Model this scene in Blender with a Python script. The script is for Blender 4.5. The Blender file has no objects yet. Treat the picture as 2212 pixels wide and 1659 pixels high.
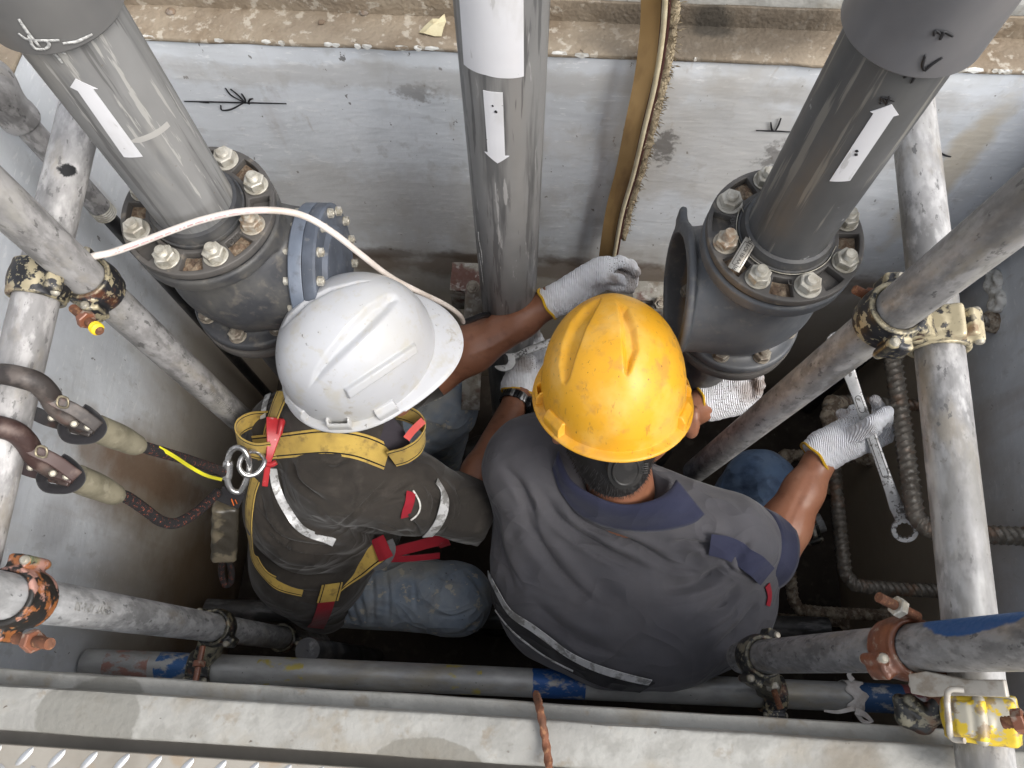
import bpy, bmesh, math, random
import numpy as np
from mathutils import Vector, Matrix
from mathutils.bvhtree import BVHTree
random.seed(7)
scene = bpy.context.scene
col = scene.collection
# ---------------------------------------------------------------- camera
FPX = 1598.0; CX, CY = 1106.0, 829.5      # photo measured at 2212 x 1659
CAMZ = 2.25
_n = np.array([12., 625., 1598.]); _n /= np.linalg.norm(_n)
_b = 0.052
_x = np.array([1., _b, -(12 + _b*625)/1598.]); _x /= np.linalg.norm(_x)
_z = -_n
_y = np.cross(_z, _x)
RW = np.array([_x, _y, _z])               # camera vector (right, down, forward) -> world
CAM = np.array([0., 0., CAMZ])
cam_d = bpy.data.cameras.new('camera'); cam = bpy.data.objects.new('camera', cam_d); col.objects.link(cam)
_r = RW @ np.array([1., 0, 0]); _u = RW @ np.array([0, -1., 0]); _k = RW @ np.array([0, 0, -1.])
cam.matrix_world = Matrix(((_r[0], _u[0], _k[0], 0), (_r[1], _u[1], _k[1], 0), (_r[2], _u[2], _k[2], CAMZ), (0, 0, 0, 1)))
cam_d.sensor_width = 36; cam_d.lens = 36*FPX/2212; cam_d.clip_start = 0.01; cam_d.clip_end = 500
scene.camera = cam
# ---------------------------------------------------------------- light
w = bpy.data.worlds.new('World'); scene.world = w; w.use_nodes = True
SUN_EL, SUN_AZ = 50, 122                   # azimuth clockwise from +y
sky = w.node_tree.nodes.new('ShaderNodeTexSky'); sky.sky_type = 'NISHITA'; sky.sun_disc = False
sky.sun_elevation = math.radians(SUN_EL); sky.sun_rotation = math.radians(SUN_AZ)
sky.air_density = 1.0; sky.dust_density = 4.0; sky.ozone_density = 1.0
bg = w.node_tree.nodes['Background']; bg.inputs['Strength'].default_value = 0.15
hs = w.node_tree.nodes.new('ShaderNodeHueSaturation'); hs.inputs['Saturation'].default_value = 0.28     # even cloud cover
w.node_tree.links.new(sky.outputs[0], hs.inputs['Color']); w.node_tree.links.new(hs.outputs[0], bg.inputs['Color'])
sun_d = bpy.data.lights.new('sun', 'SUN'); sun = bpy.data.objects.new('sun', sun_d); col.objects.link(sun)
sun_d.energy = 0.85; sun_d.angle = math.radians(25); sun_d.color = (1.0, 0.965, 0.91)
_e, _a = math.radians(SUN_EL), math.radians(SUN_AZ)
_sd = Vector((math.sin(_a)*math.cos(_e), math.cos(_a)*math.cos(_e), math.sin(_e)))
sun.rotation_euler = _sd.to_track_quat('Z', 'Y').to_euler(); sun.location = _sd*6
vs = scene.view_settings; vs.view_transform = 'Standard'; vs.look = 'None'; vs.gamma = 1; vs.use_curve_mapping = False
vs.exposure = 0.9
scene.render.engine = 'CYCLES'
scene.cycles.max_bounces = 8; scene.cycles.diffuse_bounces = 6; scene.cycles.glossy_bounces = 3; scene.cycles.transmission_bounces = 0; scene.cycles.volume_bounces = 0
scene.cycles.caustics_reflective = False; scene.cycles.caustics_refractive = False
# ---------------------------------------------------------------- projection helpers
def ray(px, py):
    return RW @ np.array([(px-CX)/FPX, (py-CY)/FPX, 1.0])
def PD(px, py, d): return Vector(CAM + ray(px, py)*d)                       # optical depth
def PZ(px, py, z):
    r = ray(px, py); return Vector(CAM + r*((z-CAMZ)/r[2]))
def PY(px, py, y):
    r = ray(px, py); return Vector(CAM + r*(y/r[1]))
def PX(px, py, x):
    r = ray(px, py); return Vector(CAM + r*(x/r[0]))
def proj(P):
    q = (np.asarray(P, dtype=float)-CAM) @ RW                               # RW^T applied
    return np.stack([q[..., 0]/q[..., 2]*FPX+CX, q[..., 1]/q[..., 2]*FPX+CY, q[..., 2]], -1)
def hit_cyl(px, py, cx, cy, r):
    d = ray(px, py); ox, oy = -cx, -cy
    A = d[0]**2+d[1]**2; B = 2*(ox*d[0]+oy*d[1]); C = ox*ox+oy*oy-r*r
    disc = B*B-4*A*C
    t = (-B-math.sqrt(max(disc, 0)))/(2*A)
    return Vector(CAM + d*t)
def z_on_vertical(x, y, py):
    lo, hi = -0.5, 2.2
    for _ in range(50):
        m = (lo+hi)/2
        if proj((x, y, m))[1] > py: lo = m
        else: hi = m
    return (lo+hi)/2
# ---------------------------------------------------------------- objects
def tag(o, label=None, cat=None, group=None, kind=None):
    if label: o['label'] = label
    if cat: o['category'] = cat
    if group: o['group'] = group
    if kind: o['kind'] = kind
    return o
def thing(name, label, cat, loc=(0, 0, 0), group=None):
    o = bpy.data.objects.new(name, None); col.objects.link(o); o.location = loc
    o.empty_display_size = 0.05
    return tag(o, label, cat, group)
_base = {}
def base_of(p):
    v = Vector((0, 0, 0))
    while p is not None:
        v = v + p.location if p.type == 'EMPTY' else v; p = p.parent
    return v
def obj(name, me, mat=None, parent=None, M=None, label=None):
    """link mesh; vertices (or M) are in world space, whatever the parent"""
    if me is None: print('NOHIT', name, label); return None
    o = bpy.data.objects.new(name, me); col.objects.link(o)
    if mat is not None and not me.materials: me.materials.append(mat)
    M = M if M is not None else Matrix.Identity(4)
    if parent is not None:
        o.parent = parent
        o.matrix_basis = WM[parent.name].inverted() @ M if parent.name in WM else Matrix.Translation(-base_of(parent)) @ M
    else: o.matrix_basis = M
    WM[o.name] = M
    if label: o['label'] = label
    return o
WM = {}
def mesh(name, V, Fc, smooth=True, uv=None):
    me = bpy.data.meshes.new(name)
    me.from_pydata([tuple(v) for v in V], [], [tuple(f) for f in Fc])
    me.validate(); me.update()
    if smooth: me.polygons.foreach_set('use_smooth', [True]*len(me.polygons))
    return me
def join_geo(parts):
    V, Fc = [], []
    for v, f in parts:
        n = len(V); V += [tuple(p) for p in v]; Fc += [tuple(i+n for i in q) for q in f]
    return V, Fc
def sharp(me, deg=35):
    me.polygons.foreach_set('use_smooth', [True]*len(me.polygons))
    bm = bmesh.new(); bm.from_mesh(me)
    for e in bm.edges:
        if len(e.link_faces) == 2 and e.calc_face_angle(0) > math.radians(deg): e.smooth = False
        elif len(e.link_faces) != 2: e.smooth = False
    bm.to_mesh(me); bm.free(); return me
def bevel_mesh(me, w, seg=2, deg=40):
    bm = bmesh.new(); bm.from_mesh(me)
    es = [e for e in bm.edges if len(e.link_faces) == 2 and e.calc_face_angle(0) > math.radians(deg)]
    if es: bmesh.ops.bevel(bm, geom=es, offset=w, segments=seg, profile=.5, affect='EDGES', clamp_overlap=True)
    bmesh.ops.recalc_face_normals(bm, faces=bm.faces)
    bm.to_mesh(me); bm.free(); return sharp(me, 50)
def frame(z, hint=(0, 0, 1)):
    z = Vector(z).normalized(); h = Vector(hint)
    if abs(z.dot(h.normalized())) > .98: h = Vector((1, 0, 0)) if abs(z.x) < .9 else Vector((0, 1, 0))
    x = h.cross(z).normalized(); y = z.cross(x)
    return x, y, z
def mat4(x, y, z, o):
    return Matrix(((x[0], y[0], z[0], o[0]), (x[1], y[1], z[1], o[1]), (x[2], y[2], z[2], o[2]), (0, 0, 0, 1)))
def align(o, z, hint=(0, 0, 1)):
    x, y, z = frame(z, hint); return mat4(x, y, z, o)
def box_geo(c, s, M=None):
    V = [Vector((c[0]+s[0]*a/2, c[1]+s[1]*b/2, c[2]+s[2]*d/2)) for a in (-1, 1) for b in (-1, 1) for d in (-1, 1)]
    if M is not None: V = [M @ v for v in V]
    return V, [(0, 1, 3, 2), (4, 6, 7, 5), (0, 4, 5, 1), (2, 3, 7, 6), (0, 2, 6, 4), (1, 5, 7, 3)]
def lathe_geo(prof, n=48, closed=False, a0=0.0, a1=2*math.pi):
    """prof list of (r, z); revolve about local z"""
    full = abs(a1-a0-2*math.pi) < 1e-6
    m = n if full else n+1
    V = []
    for i in range(m):
        a = a0+(a1-a0)*i/n
        for r, z in prof: V.append((r*math.cos(a), r*math.sin(a), z))
    k = len(prof); Fc = []
    for i in range(n):
        j = (i+1) % m
        for q in range(k-1 if not closed else k):
            q2 = (q+1) % k
            Fc.append((i*k+q, j*k+q, j*k+q2, i*k+q2))
    return V, Fc
def lathe(name, prof, n=48, deg=35, closed=False):
    V, Fc = lathe_geo(prof, n, closed)
    me = mesh(name, V, Fc)
    bm = bmesh.new(); bm.from_mesh(me); bmesh.ops.remove_doubles(bm, verts=bm.verts, dist=1e-6)
    bmesh.ops.recalc_face_normals(bm, faces=bm.faces); bm.to_mesh(me); bm.free()
    return sharp(me, deg)
def crom(P, n=8, closed=False):
    P = [Vector(p) for p in P]; out = []
    m = len(P)
    rng = range(m) if closed else range(m-1)
    for i in rng:
        p0 = P[(i-1) % m] if (closed or i > 0) else P[0]*2-P[1]
        p1 = P[i]; p2 = P[(i+1) % m]
        p3 = P[(i+2) % m] if (closed or i+2 < m) else P[-1]*2-P[-2]
        for k in range(n):
            t = k/n; t2 = t*t; t3 = t2*t
            out.append(.5*((2*p1)+(p2-p0)*t+(2*p0-5*p1+4*p2-p3)*t2+(3*p1-p0-3*p2+p3)*t3))
    if not closed: out.append(P[-1].copy())
    return out
def tube_geo(P, r, n=16, closed=False, cap=True, rfun=None, hint=(0, 0, 1)):
    """sweep a circle (r float or list) along points; rfun(i, s, ang) multiplies"""
    P = [Vector(p) for p in P]; m = len(P)
    V, Fc = [], []; s = 0
    T0 = (P[1]-P[0]).normalized(); x, y, _ = frame(T0, hint)
    for i in range(m):
        if closed: T = (P[(i+1) % m]-P[i-1]).normalized()
        else: T = (P[min(i+1, m-1)]-P[max(i-1, 0)]).normalized()
        x = (x-T*x.dot(T)).normalized(); y = T.cross(x)
        if i: s += (P[i]-P[i-1]).length
        rr = r[i] if hasattr(r, '__len__') else r
        for k in range(n):
            a = 2*math.pi*k/n
            q = rr*(rfun(i, s, a) if rfun else 1)
            V.append(P[i]+x*(q*math.cos(a))+y*(q*math.sin(a)))
    for i in range(m if closed else m-1):
        j = (i+1) % m
        for k in range(n):
            k2 = (k+1) % n
            Fc.append((i*n+k, i*n+k2, j*n+k2, j*n+k))
    if cap and not closed:
        Fc.append(tuple(range(n-1, -1, -1))); Fc.append(tuple((m-1)*n+k for k in range(n)))
    return V, Fc
def tube(name, P, r, n=16, **kw):
    V, Fc = tube_geo(P, r, n, **kw); return sharp(mesh(name, V, Fc), 60)
def pipe_mesh(name, L, ro, ri, n=56, wob=0.0):
    prof = [(ri, 0), (ro-.0008, 0), (ro, .0008)] + [(ro, L*t/10) for t in range(1, 10)] + [(ro, L-.0008), (ro-.0008, L), (ri, L), (ri, 0)]
    V, Fc = lathe_geo(prof, n)
    return sharp(mesh(name, V, Fc), 40)
def ribbon_geo(P, Nrm, width, th=.0016, cols=6, ends=True):
    """strap with centre points P, surface normals Nrm, real thickness, UV (u length m, v 0..1 across)"""
    P = [Vector(p) for p in P]; m = len(P); V, Fc, UV = [], [], []
    S = [0.0]
    for i in range(1, m): S.append(S[-1]+(P[i]-P[i-1]).length)
    for side in (1, -1):
        for i in range(m):
            T = (P[min(i+1, m-1)]-P[max(i-1, 0)]).normalized()
            N = Vector(Nrm[i]).normalized(); B = T.cross(N).normalized(); N = B.cross(T).normalized()
            wd = width[i] if hasattr(width, '__len__') else width
            for c in range(cols+1):
                v = c/cols
                V.append(P[i]+B*((v-.5)*wd)+N*(side*th/2)); UV.append((S[i], v))
    k = cols+1; o = m*k
    for i in range(m-1):
        for c in range(cols):
            a = i*k+c
            Fc.append((a, a+1, a+k+1, a+k)); Fc.append((o+a, o+a+k, o+a+k+1, o+a+1))
        a = i*k; Fc.append((a, a+k, o+a+k, o+a)); a = i*k+cols; Fc.append((a, o+a, o+a+k, a+k))
    for c in range(cols):
        Fc.append((c, o+c, o+c+1, c+1)); a = (m-1)*k+c; Fc.append((a, a+1, o+a+1, o+a))
    return V, Fc, UV
def ribbon(name, P, Nrm, width, th=.0016, cols=6):
    V, Fc, UV = ribbon_geo(P, Nrm, width, th, cols)
    me = bpy.data.meshes.new(name); me.from_pydata([tuple(v) for v in V], [], Fc); me.update()
    uvl = me.uv_layers.new(name='UVMap')
    for l in me.loops: uvl.data[l.index].uv = UV[l.vertex_index]
    return sharp(me, 50)
# ---------------------------------------------------------------- implicit surfaces (naive surface nets)
def sdf_mesh(name, f, lo, hi, h, smooth_it=2):
    lo = np.array(lo, dtype=np.float32)-2*h; hi = np.array(hi, dtype=np.float32)+2*h
    n = np.ceil((hi-lo)/h).astype(int)+1
    ax = [lo[i]+np.arange(n[i], dtype=np.float32)*h for i in range(3)]
    X = ax[0][:, None, None]; Y = ax[1][None, :, None]; Z = ax[2][None, None, :]
    v = np.broadcast_to(f((X, Y, Z)), n).astype(np.float32)
    for a in range(3):                                                      # keep it closed at the box
        sl = [slice(None)]*3
        for e in (0, -1):
            sl[a] = e
            v = v.copy() if e == 0 and a == 0 else v
            v[tuple(sl)] = np.maximum(v[tuple(sl)], h*.5)
    ins = v < 0
    C = [(0,0,0),(1,0,0),(0,1,0),(1,1,0),(0,0,1),(1,0,1),(0,1,1),(1,1,1)]
    E = [(0,1),(2,3),(4,5),(6,7),(0,2),(1,3),(4,6),(5,7),(0,4),(1,5),(2,6),(3,7)]
    def sh(arr, c): return arr[c[0]:n[0]-1+c[0], c[1]:n[1]-1+c[1], c[2]:n[2]-1+c[2]]
    cnt = sum(sh(ins, c).astype(np.int8) for c in C)
    act = (cnt > 0) & (cnt < 8)
    idx = np.argwhere(act)
    cv = np.stack([v[idx[:, 0]+c[0], idx[:, 1]+c[1], idx[:, 2]+c[2]] for c in C])
    P = np.zeros((len(idx), 3)); K = np.zeros(len(idx))
    Ca = np.array(C, dtype=float)
    for a, b in E:
        m = (cv[a] < 0) != (cv[b] < 0)
        t = cv[a][m]/(cv[a][m]-cv[b][m])
        P[m] += Ca[a]+(Ca[b]-Ca[a])*t[:, None]; K[m] += 1
    P = (P/K[:, None]+idx)*h+lo
    vid = np.full(cnt.shape, -1, dtype=np.int64); vid[act] = np.arange(len(idx))
    quads = []
    for a in range(3):
        b, c = (a+1) % 3, (a+2) % 3
        s0 = [slice(1, n[i]-1) for i in range(3)]; s0[a] = slice(0, n[a]-1)
        s1 = list(s0); s1[a] = slice(1, n[a])
        A = ins[tuple(s0)]; B = ins[tuple(s1)]
        for flip, m in ((0, A & ~B), (1, ~A & B)):
            e = np.argwhere(m)
            if not len(e): continue
            e = e+np.array([0 if i == a else 1 for i in range(3)])
            def g(db, dc):
                q = e.copy(); q[:, b] -= db; q[:, c] -= dc
                return vid[q[:, 0], q[:, 1], q[:, 2]]
            Q = np.stack([g(1, 1), g(0, 1), g(0, 0), g(1, 0)], 1)
            quads.append(Q[:, ::-1] if flip else Q)
    Q = np.concatenate(quads)
    for _ in range(smooth_it):
        A = np.zeros_like(P); kk = np.zeros(len(P))
        for i in range(4):
            np.add.at(A, Q[:, i], P[Q[:, (i+1) % 4]]+P[Q[:, i-1]]); np.add.at(kk, Q[:, i], 2)
        P = .5*P+.5*A/kk[:, None]
    return P, Q
def np_mesh(name, P, Q, smooth=True):
    me = bpy.data.meshes.new(name)
    me.vertices.add(len(P)); me.vertices.foreach_set('co', np.ascontiguousarray(P, dtype=np.float32).ravel())
    me.loops.add(len(Q)*4); me.loops.foreach_set('vertex_index', np.ascontiguousarray(Q, dtype=np.int32).ravel())
    me.polygons.add(len(Q)); me.polygons.foreach_set('loop_start', np.arange(0, len(Q)*4, 4, dtype=np.int32))
    me.update(calc_edges=True); me.validate()
    if smooth: me.polygons.foreach_set('use_smooth', [True]*len(me.polygons))
    return me
def vnormals(P, Q):
    fn = np.cross(P[Q[:, 2]]-P[Q[:, 0]], P[Q[:, 3]]-P[Q[:, 1]])
    N = np.zeros_like(P)
    for i in range(4): np.add.at(N, Q[:, i], fn)
    return N/(np.linalg.norm(N, axis=1)[:, None]+1e-12)
def A3(p): return np.array([p[0], p[1], p[2]], dtype=np.float32)
def cap(p, a, b, ra, rb=None):
    rb = ra if rb is None else rb
    a = A3(a); b = A3(b); ab = b-a; L = float(ab @ ab)+1e-9
    t = ((p[0]-a[0])*ab[0]+(p[1]-a[1])*ab[1]+(p[2]-a[2])*ab[2])/L
    t = np.clip(t, 0, 1)
    d = np.sqrt((p[0]-a[0]-ab[0]*t)**2+(p[1]-a[1]-ab[1]*t)**2+(p[2]-a[2]-ab[2]*t)**2)
    return d-(ra+(rb-ra)*t)
def loc3(p, c, R):
    d = (p[0]-c[0], p[1]-c[1], p[2]-c[2])
    return [d[0]*R[i][0]+d[1]*R[i][1]+d[2]*R[i][2] for i in range(3)]
def ell(p, c, rad, R=((1, 0, 0), (0, 1, 0), (0, 0, 1))):
    q = loc3(p, c, R); k = np.sqrt((q[0]/rad[0])**2+(q[1]/rad[1])**2+(q[2]/rad[2])**2)
    return (k-1)*min(rad)*(.4+.6*1)
def rbox(p, c, half, r, R=((1, 0, 0), (0, 1, 0), (0, 0, 1))):
    q = loc3(p, c, R); d = [np.abs(q[i])-(half[i]-r) for i in range(3)]
    return np.sqrt(sum(np.maximum(x, 0)**2 for x in d))+np.minimum(np.maximum(np.maximum(d[0], d[1]), d[2]), 0)-r
def cyl(p, a, b, r, rnd=0.0, r2=None):
    a = A3(a); b = A3(b); ab = b-a; L = float(np.sqrt(ab @ ab)); u = ab/L
    t = (p[0]-a[0])*u[0]+(p[1]-a[1])*u[1]+(p[2]-a[2])*u[2]
    rad = np.sqrt(np.maximum((p[0]-a[0])**2+(p[1]-a[1])**2+(p[2]-a[2])**2-t*t, 0))
    rr = r if r2 is None else r+(r2-r)*np.clip(t/L, 0, 1)
    d1 = rad-rr+rnd; d2 = np.abs(t-L/2)-L/2+rnd
    return np.sqrt(np.maximum(d1, 0)**2+np.maximum(d2, 0)**2)+np.minimum(np.maximum(d1, d2), 0)-rnd
def smin(a, b, k):
    h = np.clip(.5+.5*(b-a)/k, 0, 1); return b*(1-h)+a*h-k*h*(1-h)
def smax(a, b, k): return -smin(-a, -b, k)
def chain(p, pts, rad, k=.02):
    d = None
    for i in range(len(pts)-1):
        e = cap(p, pts[i], pts[i+1], rad[i], rad[i+1])
        d = e if d is None else smin(d, e, k)
    return d
def px_dist(P, poly):
    """pixel distance of points P to a pixel polyline, and parameter 0..1"""
    q = proj(P)[:, :2]; best = np.full(len(q), 1e9); par = np.zeros(len(q))
    seg = [np.hypot(poly[i+1][0]-poly[i][0], poly[i+1][1]-poly[i][1]) for i in range(len(poly)-1)]; tot = sum(seg); acc = 0
    for i in range(len(poly)-1):
        a = np.array(poly[i], float); b = np.array(poly[i+1], float); ab = b-a
        t = np.clip(((q-a) @ ab)/(ab @ ab), 0, 1)
        d = np.hypot(*(q-a-t[:, None]*ab).T)
        m = d < best; best[m] = d[m]; par[m] = (acc+t[m]*seg[i])/tot; acc += seg[i]
    return best, par
def crease(P, N, poly, width, depth, taper=True):
    """press a cloth fold into the vertices that lie along a line (model space displacement)"""
    poly = [tuple(c)[:2] for c in crom([(a, b, 0) for a, b in poly], 6)] if len(poly) > 2 else poly
    d, t = px_dist(P, poly)
    view = CAM-P; view /= np.linalg.norm(view, axis=1)[:, None]
    fac = np.clip((N*view).sum(1)*3, 0, 1)
    g = (.6*np.exp(-(d/(.55*width))**1.15)+.55*np.exp(-(d/width)**2))*(np.sin(np.pi*np.clip(t, .02, .98))**.6 if taper else 1)
    ridge = np.exp(-((d-1.7*width)/width)**2)*.35
    P += N*(( -depth*g + depth*ridge*(np.sin(np.pi*np.clip(t, .02, .98)) if taper else 1))*fac)[:, None]
def carve(P, N, polygon, depth, w):
    """press a moulded channel (depth > 0) or raise a rib (depth < 0) into a shell, inside an outline"""
    poly = list(polygon); q = proj(P)[:, :2]; ins = np.zeros(len(q), bool); n = len(poly)
    for i in range(n):
        (x0, y0), (x1, y1) = poly[i], poly[(i+1) % n]
        c = ((y0 > q[:, 1]) != (y1 > q[:, 1])); xx = (x1-x0)*(q[:, 1]-y0)/((y1-y0) or 1e-9)+x0
        ins ^= c & (q[:, 0] < xx)
    d, _ = px_dist(P, poly+[poly[0]])
    view = CAM-P; view /= np.linalg.norm(view, axis=1)[:, None]
    fac = np.clip((N*view).sum(1)*4, 0, 1)
    s = np.where(ins, np.clip(d/w, 0, 1), 0); s = s*s*(3-2*s)
    P -= N*(depth*s*fac)[:, None]
def bvh_of(P, Q): return BVHTree.FromPolygons([Vector(p) for p in P], [tuple(int(i) for i in q) for q in Q])
def hit(bv, px, py, off=0.0):
    d = Vector(ray(px, py)).normalized()
    loc, nor, i, dist = bv.ray_cast(Vector(CAM), d)
    if loc is None: return None, None
    if nor.dot(d) > 0: nor = -nor
    return loc+nor*off, nor
def surf_ribbon(name, bv, path, width, off=.003, th=.0016, n=6, cols=6, smooth_n=4):
    pts = crom([(a, b, 0) for a, b in path], n)
    P, N = [], []
    for q in pts:
        l, nn = hit(bv, q.x, q.y, off)
        if l is not None: P.append(l); N.append(nn)
    if len(P) < 3: return None
    for _ in range(smooth_n):
        N = [(N[max(i-1, 0)]+N[i]*2+N[min(i+1, len(N)-1)]).normalized() for i in range(len(N))]
        P = [P[0]]+[(P[i-1]+P[i]*2+P[i+1])/4 for i in range(1, len(P)-1)]+[P[-1]]
    return ribbon(name, P, N, width, th, cols)
def text_mesh(name, s, size, ext=.0003):
    cu = bpy.data.curves.new(name, 'FONT'); cu.body = s; cu.size = size; cu.extrude = ext
    cu.align_x = 'CENTER'; cu.align_y = 'CENTER'
    o = bpy.data.objects.new(name, cu); col.objects.link(o)
    dg = bpy.context.evaluated_depsgraph_get(); dg.update()
    me = bpy.data.meshes.new_from_object(o.evaluated_get(dg))
    bpy.data.objects.remove(o); return me
# ---------------------------------------------------------------- materials
class NT:
    def __init__(s, name):
        s.m = bpy.data.materials.new(name); s.m.use_nodes = True; s.t = s.m.node_tree; s.b = s.t.nodes['Principled BSDF']; s._tc = None
        s.seed = (sum(ord(c)*(i+3) for i, c in enumerate(name)) % 97)*.37
    def n(s, typ, ins=None, **pr):
        nd = s.t.nodes.new('ShaderNode'+typ)
        for k, v in pr.items(): setattr(nd, k, v)
        for k, v in (ins or {}).items():
            if hasattr(v, 'is_output') or hasattr(v, 'links'): s.t.links.new(v, nd.inputs[k])
            else: nd.inputs[k].default_value = v
        return nd
    def tc(s, which='Object'):
        if s._tc is None: s._tc = s.n('TexCoord')
        return s._tc.outputs[which]
    def vec(s, stretch=(1, 1, 1), which='Object', off=0.0):
        return s.n('Mapping', {0: s.tc(which), 1: (off+s.seed, off*.7, off*1.3), 3: stretch}).outputs[0]
    def noise(s, scale, stretch=(1, 1, 1), det=4, rough=.6, off=0.0, which='Object', dist=0.0):
        return s.n('TexNoise', {'Vector': s.vec(stretch, which, off), 'Scale': scale, 'Detail': det, 'Roughness': rough, 'Distortion': dist}).outputs[0]
    def voro(s, scale, stretch=(1, 1, 1), off=0.0, feature='F1', which='Object'):
        return s.n('TexVoronoi', {'Vector': s.vec(stretch, which, off), 'Scale': scale}, feature=feature).outputs[0]
    def rng(s, v, lo, hi, a=0.0, b=1.0):
        return s.n('MapRange', {0: v, 1: lo, 2: hi, 3: a, 4: b}, clamp=True).outputs[0]
    def math(s, op, a, b=0.0):
        return s.n('Math', {0: a, 1: b}, operation=op).outputs[0]
    def mix(s, f, a, b):
        nd = s.n('Mix', data_type='RGBA')
        for i, v in ((0, f), (6, a), (7, b)):
            if hasattr(v, 'links'): s.t.links.new(v, nd.inputs[i])
            else: nd.inputs[i].default_value = v if i == 0 else (*v[:3], 1)
        return nd.outputs[2]
    def sep(s, which='Object'): return s.n('SeparateXYZ', {0: s.tc(which)}).outputs
def grime(name, base, rough=.5, metal=0.0, layers=(), bump=(), var=.12, vscale=8, stretch=(1, 1, 1), rvar=.12, spec=.5, extra=None):
    """base colour with noise variation, then layered dirt/wear masks.
    layer: ('n', col, scale, lo, hi, amt[, stretch]) noise | ('v', col, scale, radius, amt) specks
           ('z', col, z0, z1, amt, nscale) height | ('s', col, centre, radii, amt, nscale) blotch | ('u', col, v0, v1) uv band"""
    s = NT(name)
    nz = s.noise(vscale, stretch)
    lo = tuple(c*(1-var*1.6) for c in base); hi = tuple(min(1, c*(1+var*1.3)) for c in base)
    c = s.mix(s.rng(nz, .3, .7), lo, hi)
    for i, l in enumerate(layers):
        k = l[0]
        if k == 'n':
            f = s.math('MULTIPLY', s.rng(s.noise(l[2], l[6] if len(l) > 6 else (1, 1, 1), off=3.1*i+1, det=4), l[3]-.045, l[4]-.065), l[5])
        elif k == 'v':
            f = s.math('MULTIPLY', s.rng(s.noise(l[2]*1.5, off=2.3*i+.5, det=2, rough=.75), .69, .73), l[4])
            f = s.math('MULTIPLY', f, s.rng(s.noise(l[2]*.16, off=i+7., det=2), .48, .56))
        elif k == 'z':
            zz = s.math('ADD', s.sep()[2], s.math('MULTIPLY', s.math('SUBTRACT', s.noise(l[5], (1, 1, .35), off=5.*i), .5), abs(l[2]-l[3])*1.6))
            f = s.math('MULTIPLY', s.rng(zz, l[2], l[3]), l[4])
        elif k in 'sp':
            dv = s.n('VectorMath', {0: s.tc(), 1: tuple(-x for x in l[2])}, operation='ADD').outputs[0]
            dv = s.n('VectorMath', {0: dv, 1: tuple(1/x for x in l[3])}, operation='MULTIPLY').outputs[0]
            ln = s.n('VectorMath', {0: dv}, operation='LENGTH').outputs[1]
            ln = s.math('ADD', ln, s.math('MULTIPLY', s.math('SUBTRACT', s.noise(l[5], off=4.*i), .5), l[6] if len(l) > 6 else 1.2))
            f = s.math('MULTIPLY', (s.rng(ln, 1.12, .62) if k == 's' else s.rng(ln, 1.0, .94)), l[4])
        elif k == 'u':
            v = s.n('SeparateXYZ', {0: s.tc('UV')}).outputs[1]
            f = s.math('MULTIPLY', s.math('GREATER_THAN', v, l[2]), s.math('LESS_THAN', v, l[3]))
        c = s.mix(f, c, l[1])
    if extra: c = extra(s, c)
    s.t.links.new(c, s.b.inputs['Base Color'])
    s.t.links.new(s.rng(s.noise(vscale*2.3, off=9.), .25, .75, max(0.03, rough-rvar), min(1, rough+rvar)), s.b.inputs['Roughness'])
    s.b.inputs['Metallic'].default_value = metal; s.b.inputs['Specular IOR Level'].default_value = spec
    prev = None
    for b in bump:                                           # (scale, strength, distance[, stretch])
        nb = s.noise(b[0], b[3] if len(b) > 3 else (1, 1, 1), det=2, off=6.)
        ins = {'Strength': b[1], 'Distance': b[2], 'Height': nb}
        if prev is not None: ins['Normal'] = prev
        prev = s.n('Bump', ins).outputs[0]
    if prev is not None: s.t.links.new(prev, s.b.inputs['Normal'])
    s.prev = prev
    s.m['_'] = 0
    NTS[s.m.name] = s
    return s.m
NTS = {}
RUST = (.16, .055, .022); DUST = (.42, .36, .28); DARK = (.03, .028, .025); CHIP = (.62, .6, .55)
M = {}
def galv(name, tone=.34, warm=0.0, layers=()):
    b = (tone*(1+warm), tone, tone*(1-.6*warm)); k = lambda f: tuple(min(.8, x*f) for x in b)
    return grime(name, b, .5, .12, [
        ('n', k(.55), 34, .50, .66, .8, (1, 1, .45)), ('n', k(1.45), 52, .53, .66, .8, (1, 1, .5)),
        ('n', k(.42), 11, .57, .74, .7, (1, 1, .2)), ('n', k(1.6), 9, .59, .76, .55, (1, 1, .15)),
        ('n', (.27, .235, .18), 24, .60, .76, .6, (1, 1, .4)), ('n', k(.3), 95, .665, .72, .75, (1, 1, .5)), *layers],
        bump=[(60, .15, .002), (260, .12, .001)], var=.2, vscale=70, stretch=(1, 1, .5), rvar=.16)
M['galv'] = galv('galvanised_steel'); M['galv_light'] = galv('galvanised_steel_pale', .32, .02, [('n', (.19, .18, .16), 16, .52, .68, .75, (1, 1, .3)), ('n', (.46, .46, .45), 18, .58, .72, .7, (1, 1, .3)), ('n', (.13, .12, .10), 60, .70, .78, .6)])
M['galv_dark'] = galv('galvanised_steel_dull', .25, .03); M['galv_brown'] = galv('galvanised_steel_dusty', .27, .03, [('n', (.13, .125, .115), 8, .54, .72, .7, (1, 1, .22)), ('n', (.38, .365, .33), 26, .56, .72, .6, (1, 1, .35))])
M['black_tube'] = grime('black_painted_tube', (.025, .025, .027), .4, 0, [('n', (.18, .18, .18), 40, .58, .7, .6, (1, 1, .3)), ('n', (.10, .09, .08), 12, .5, .7, .5)], bump=[(70, .3, .002)])
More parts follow.
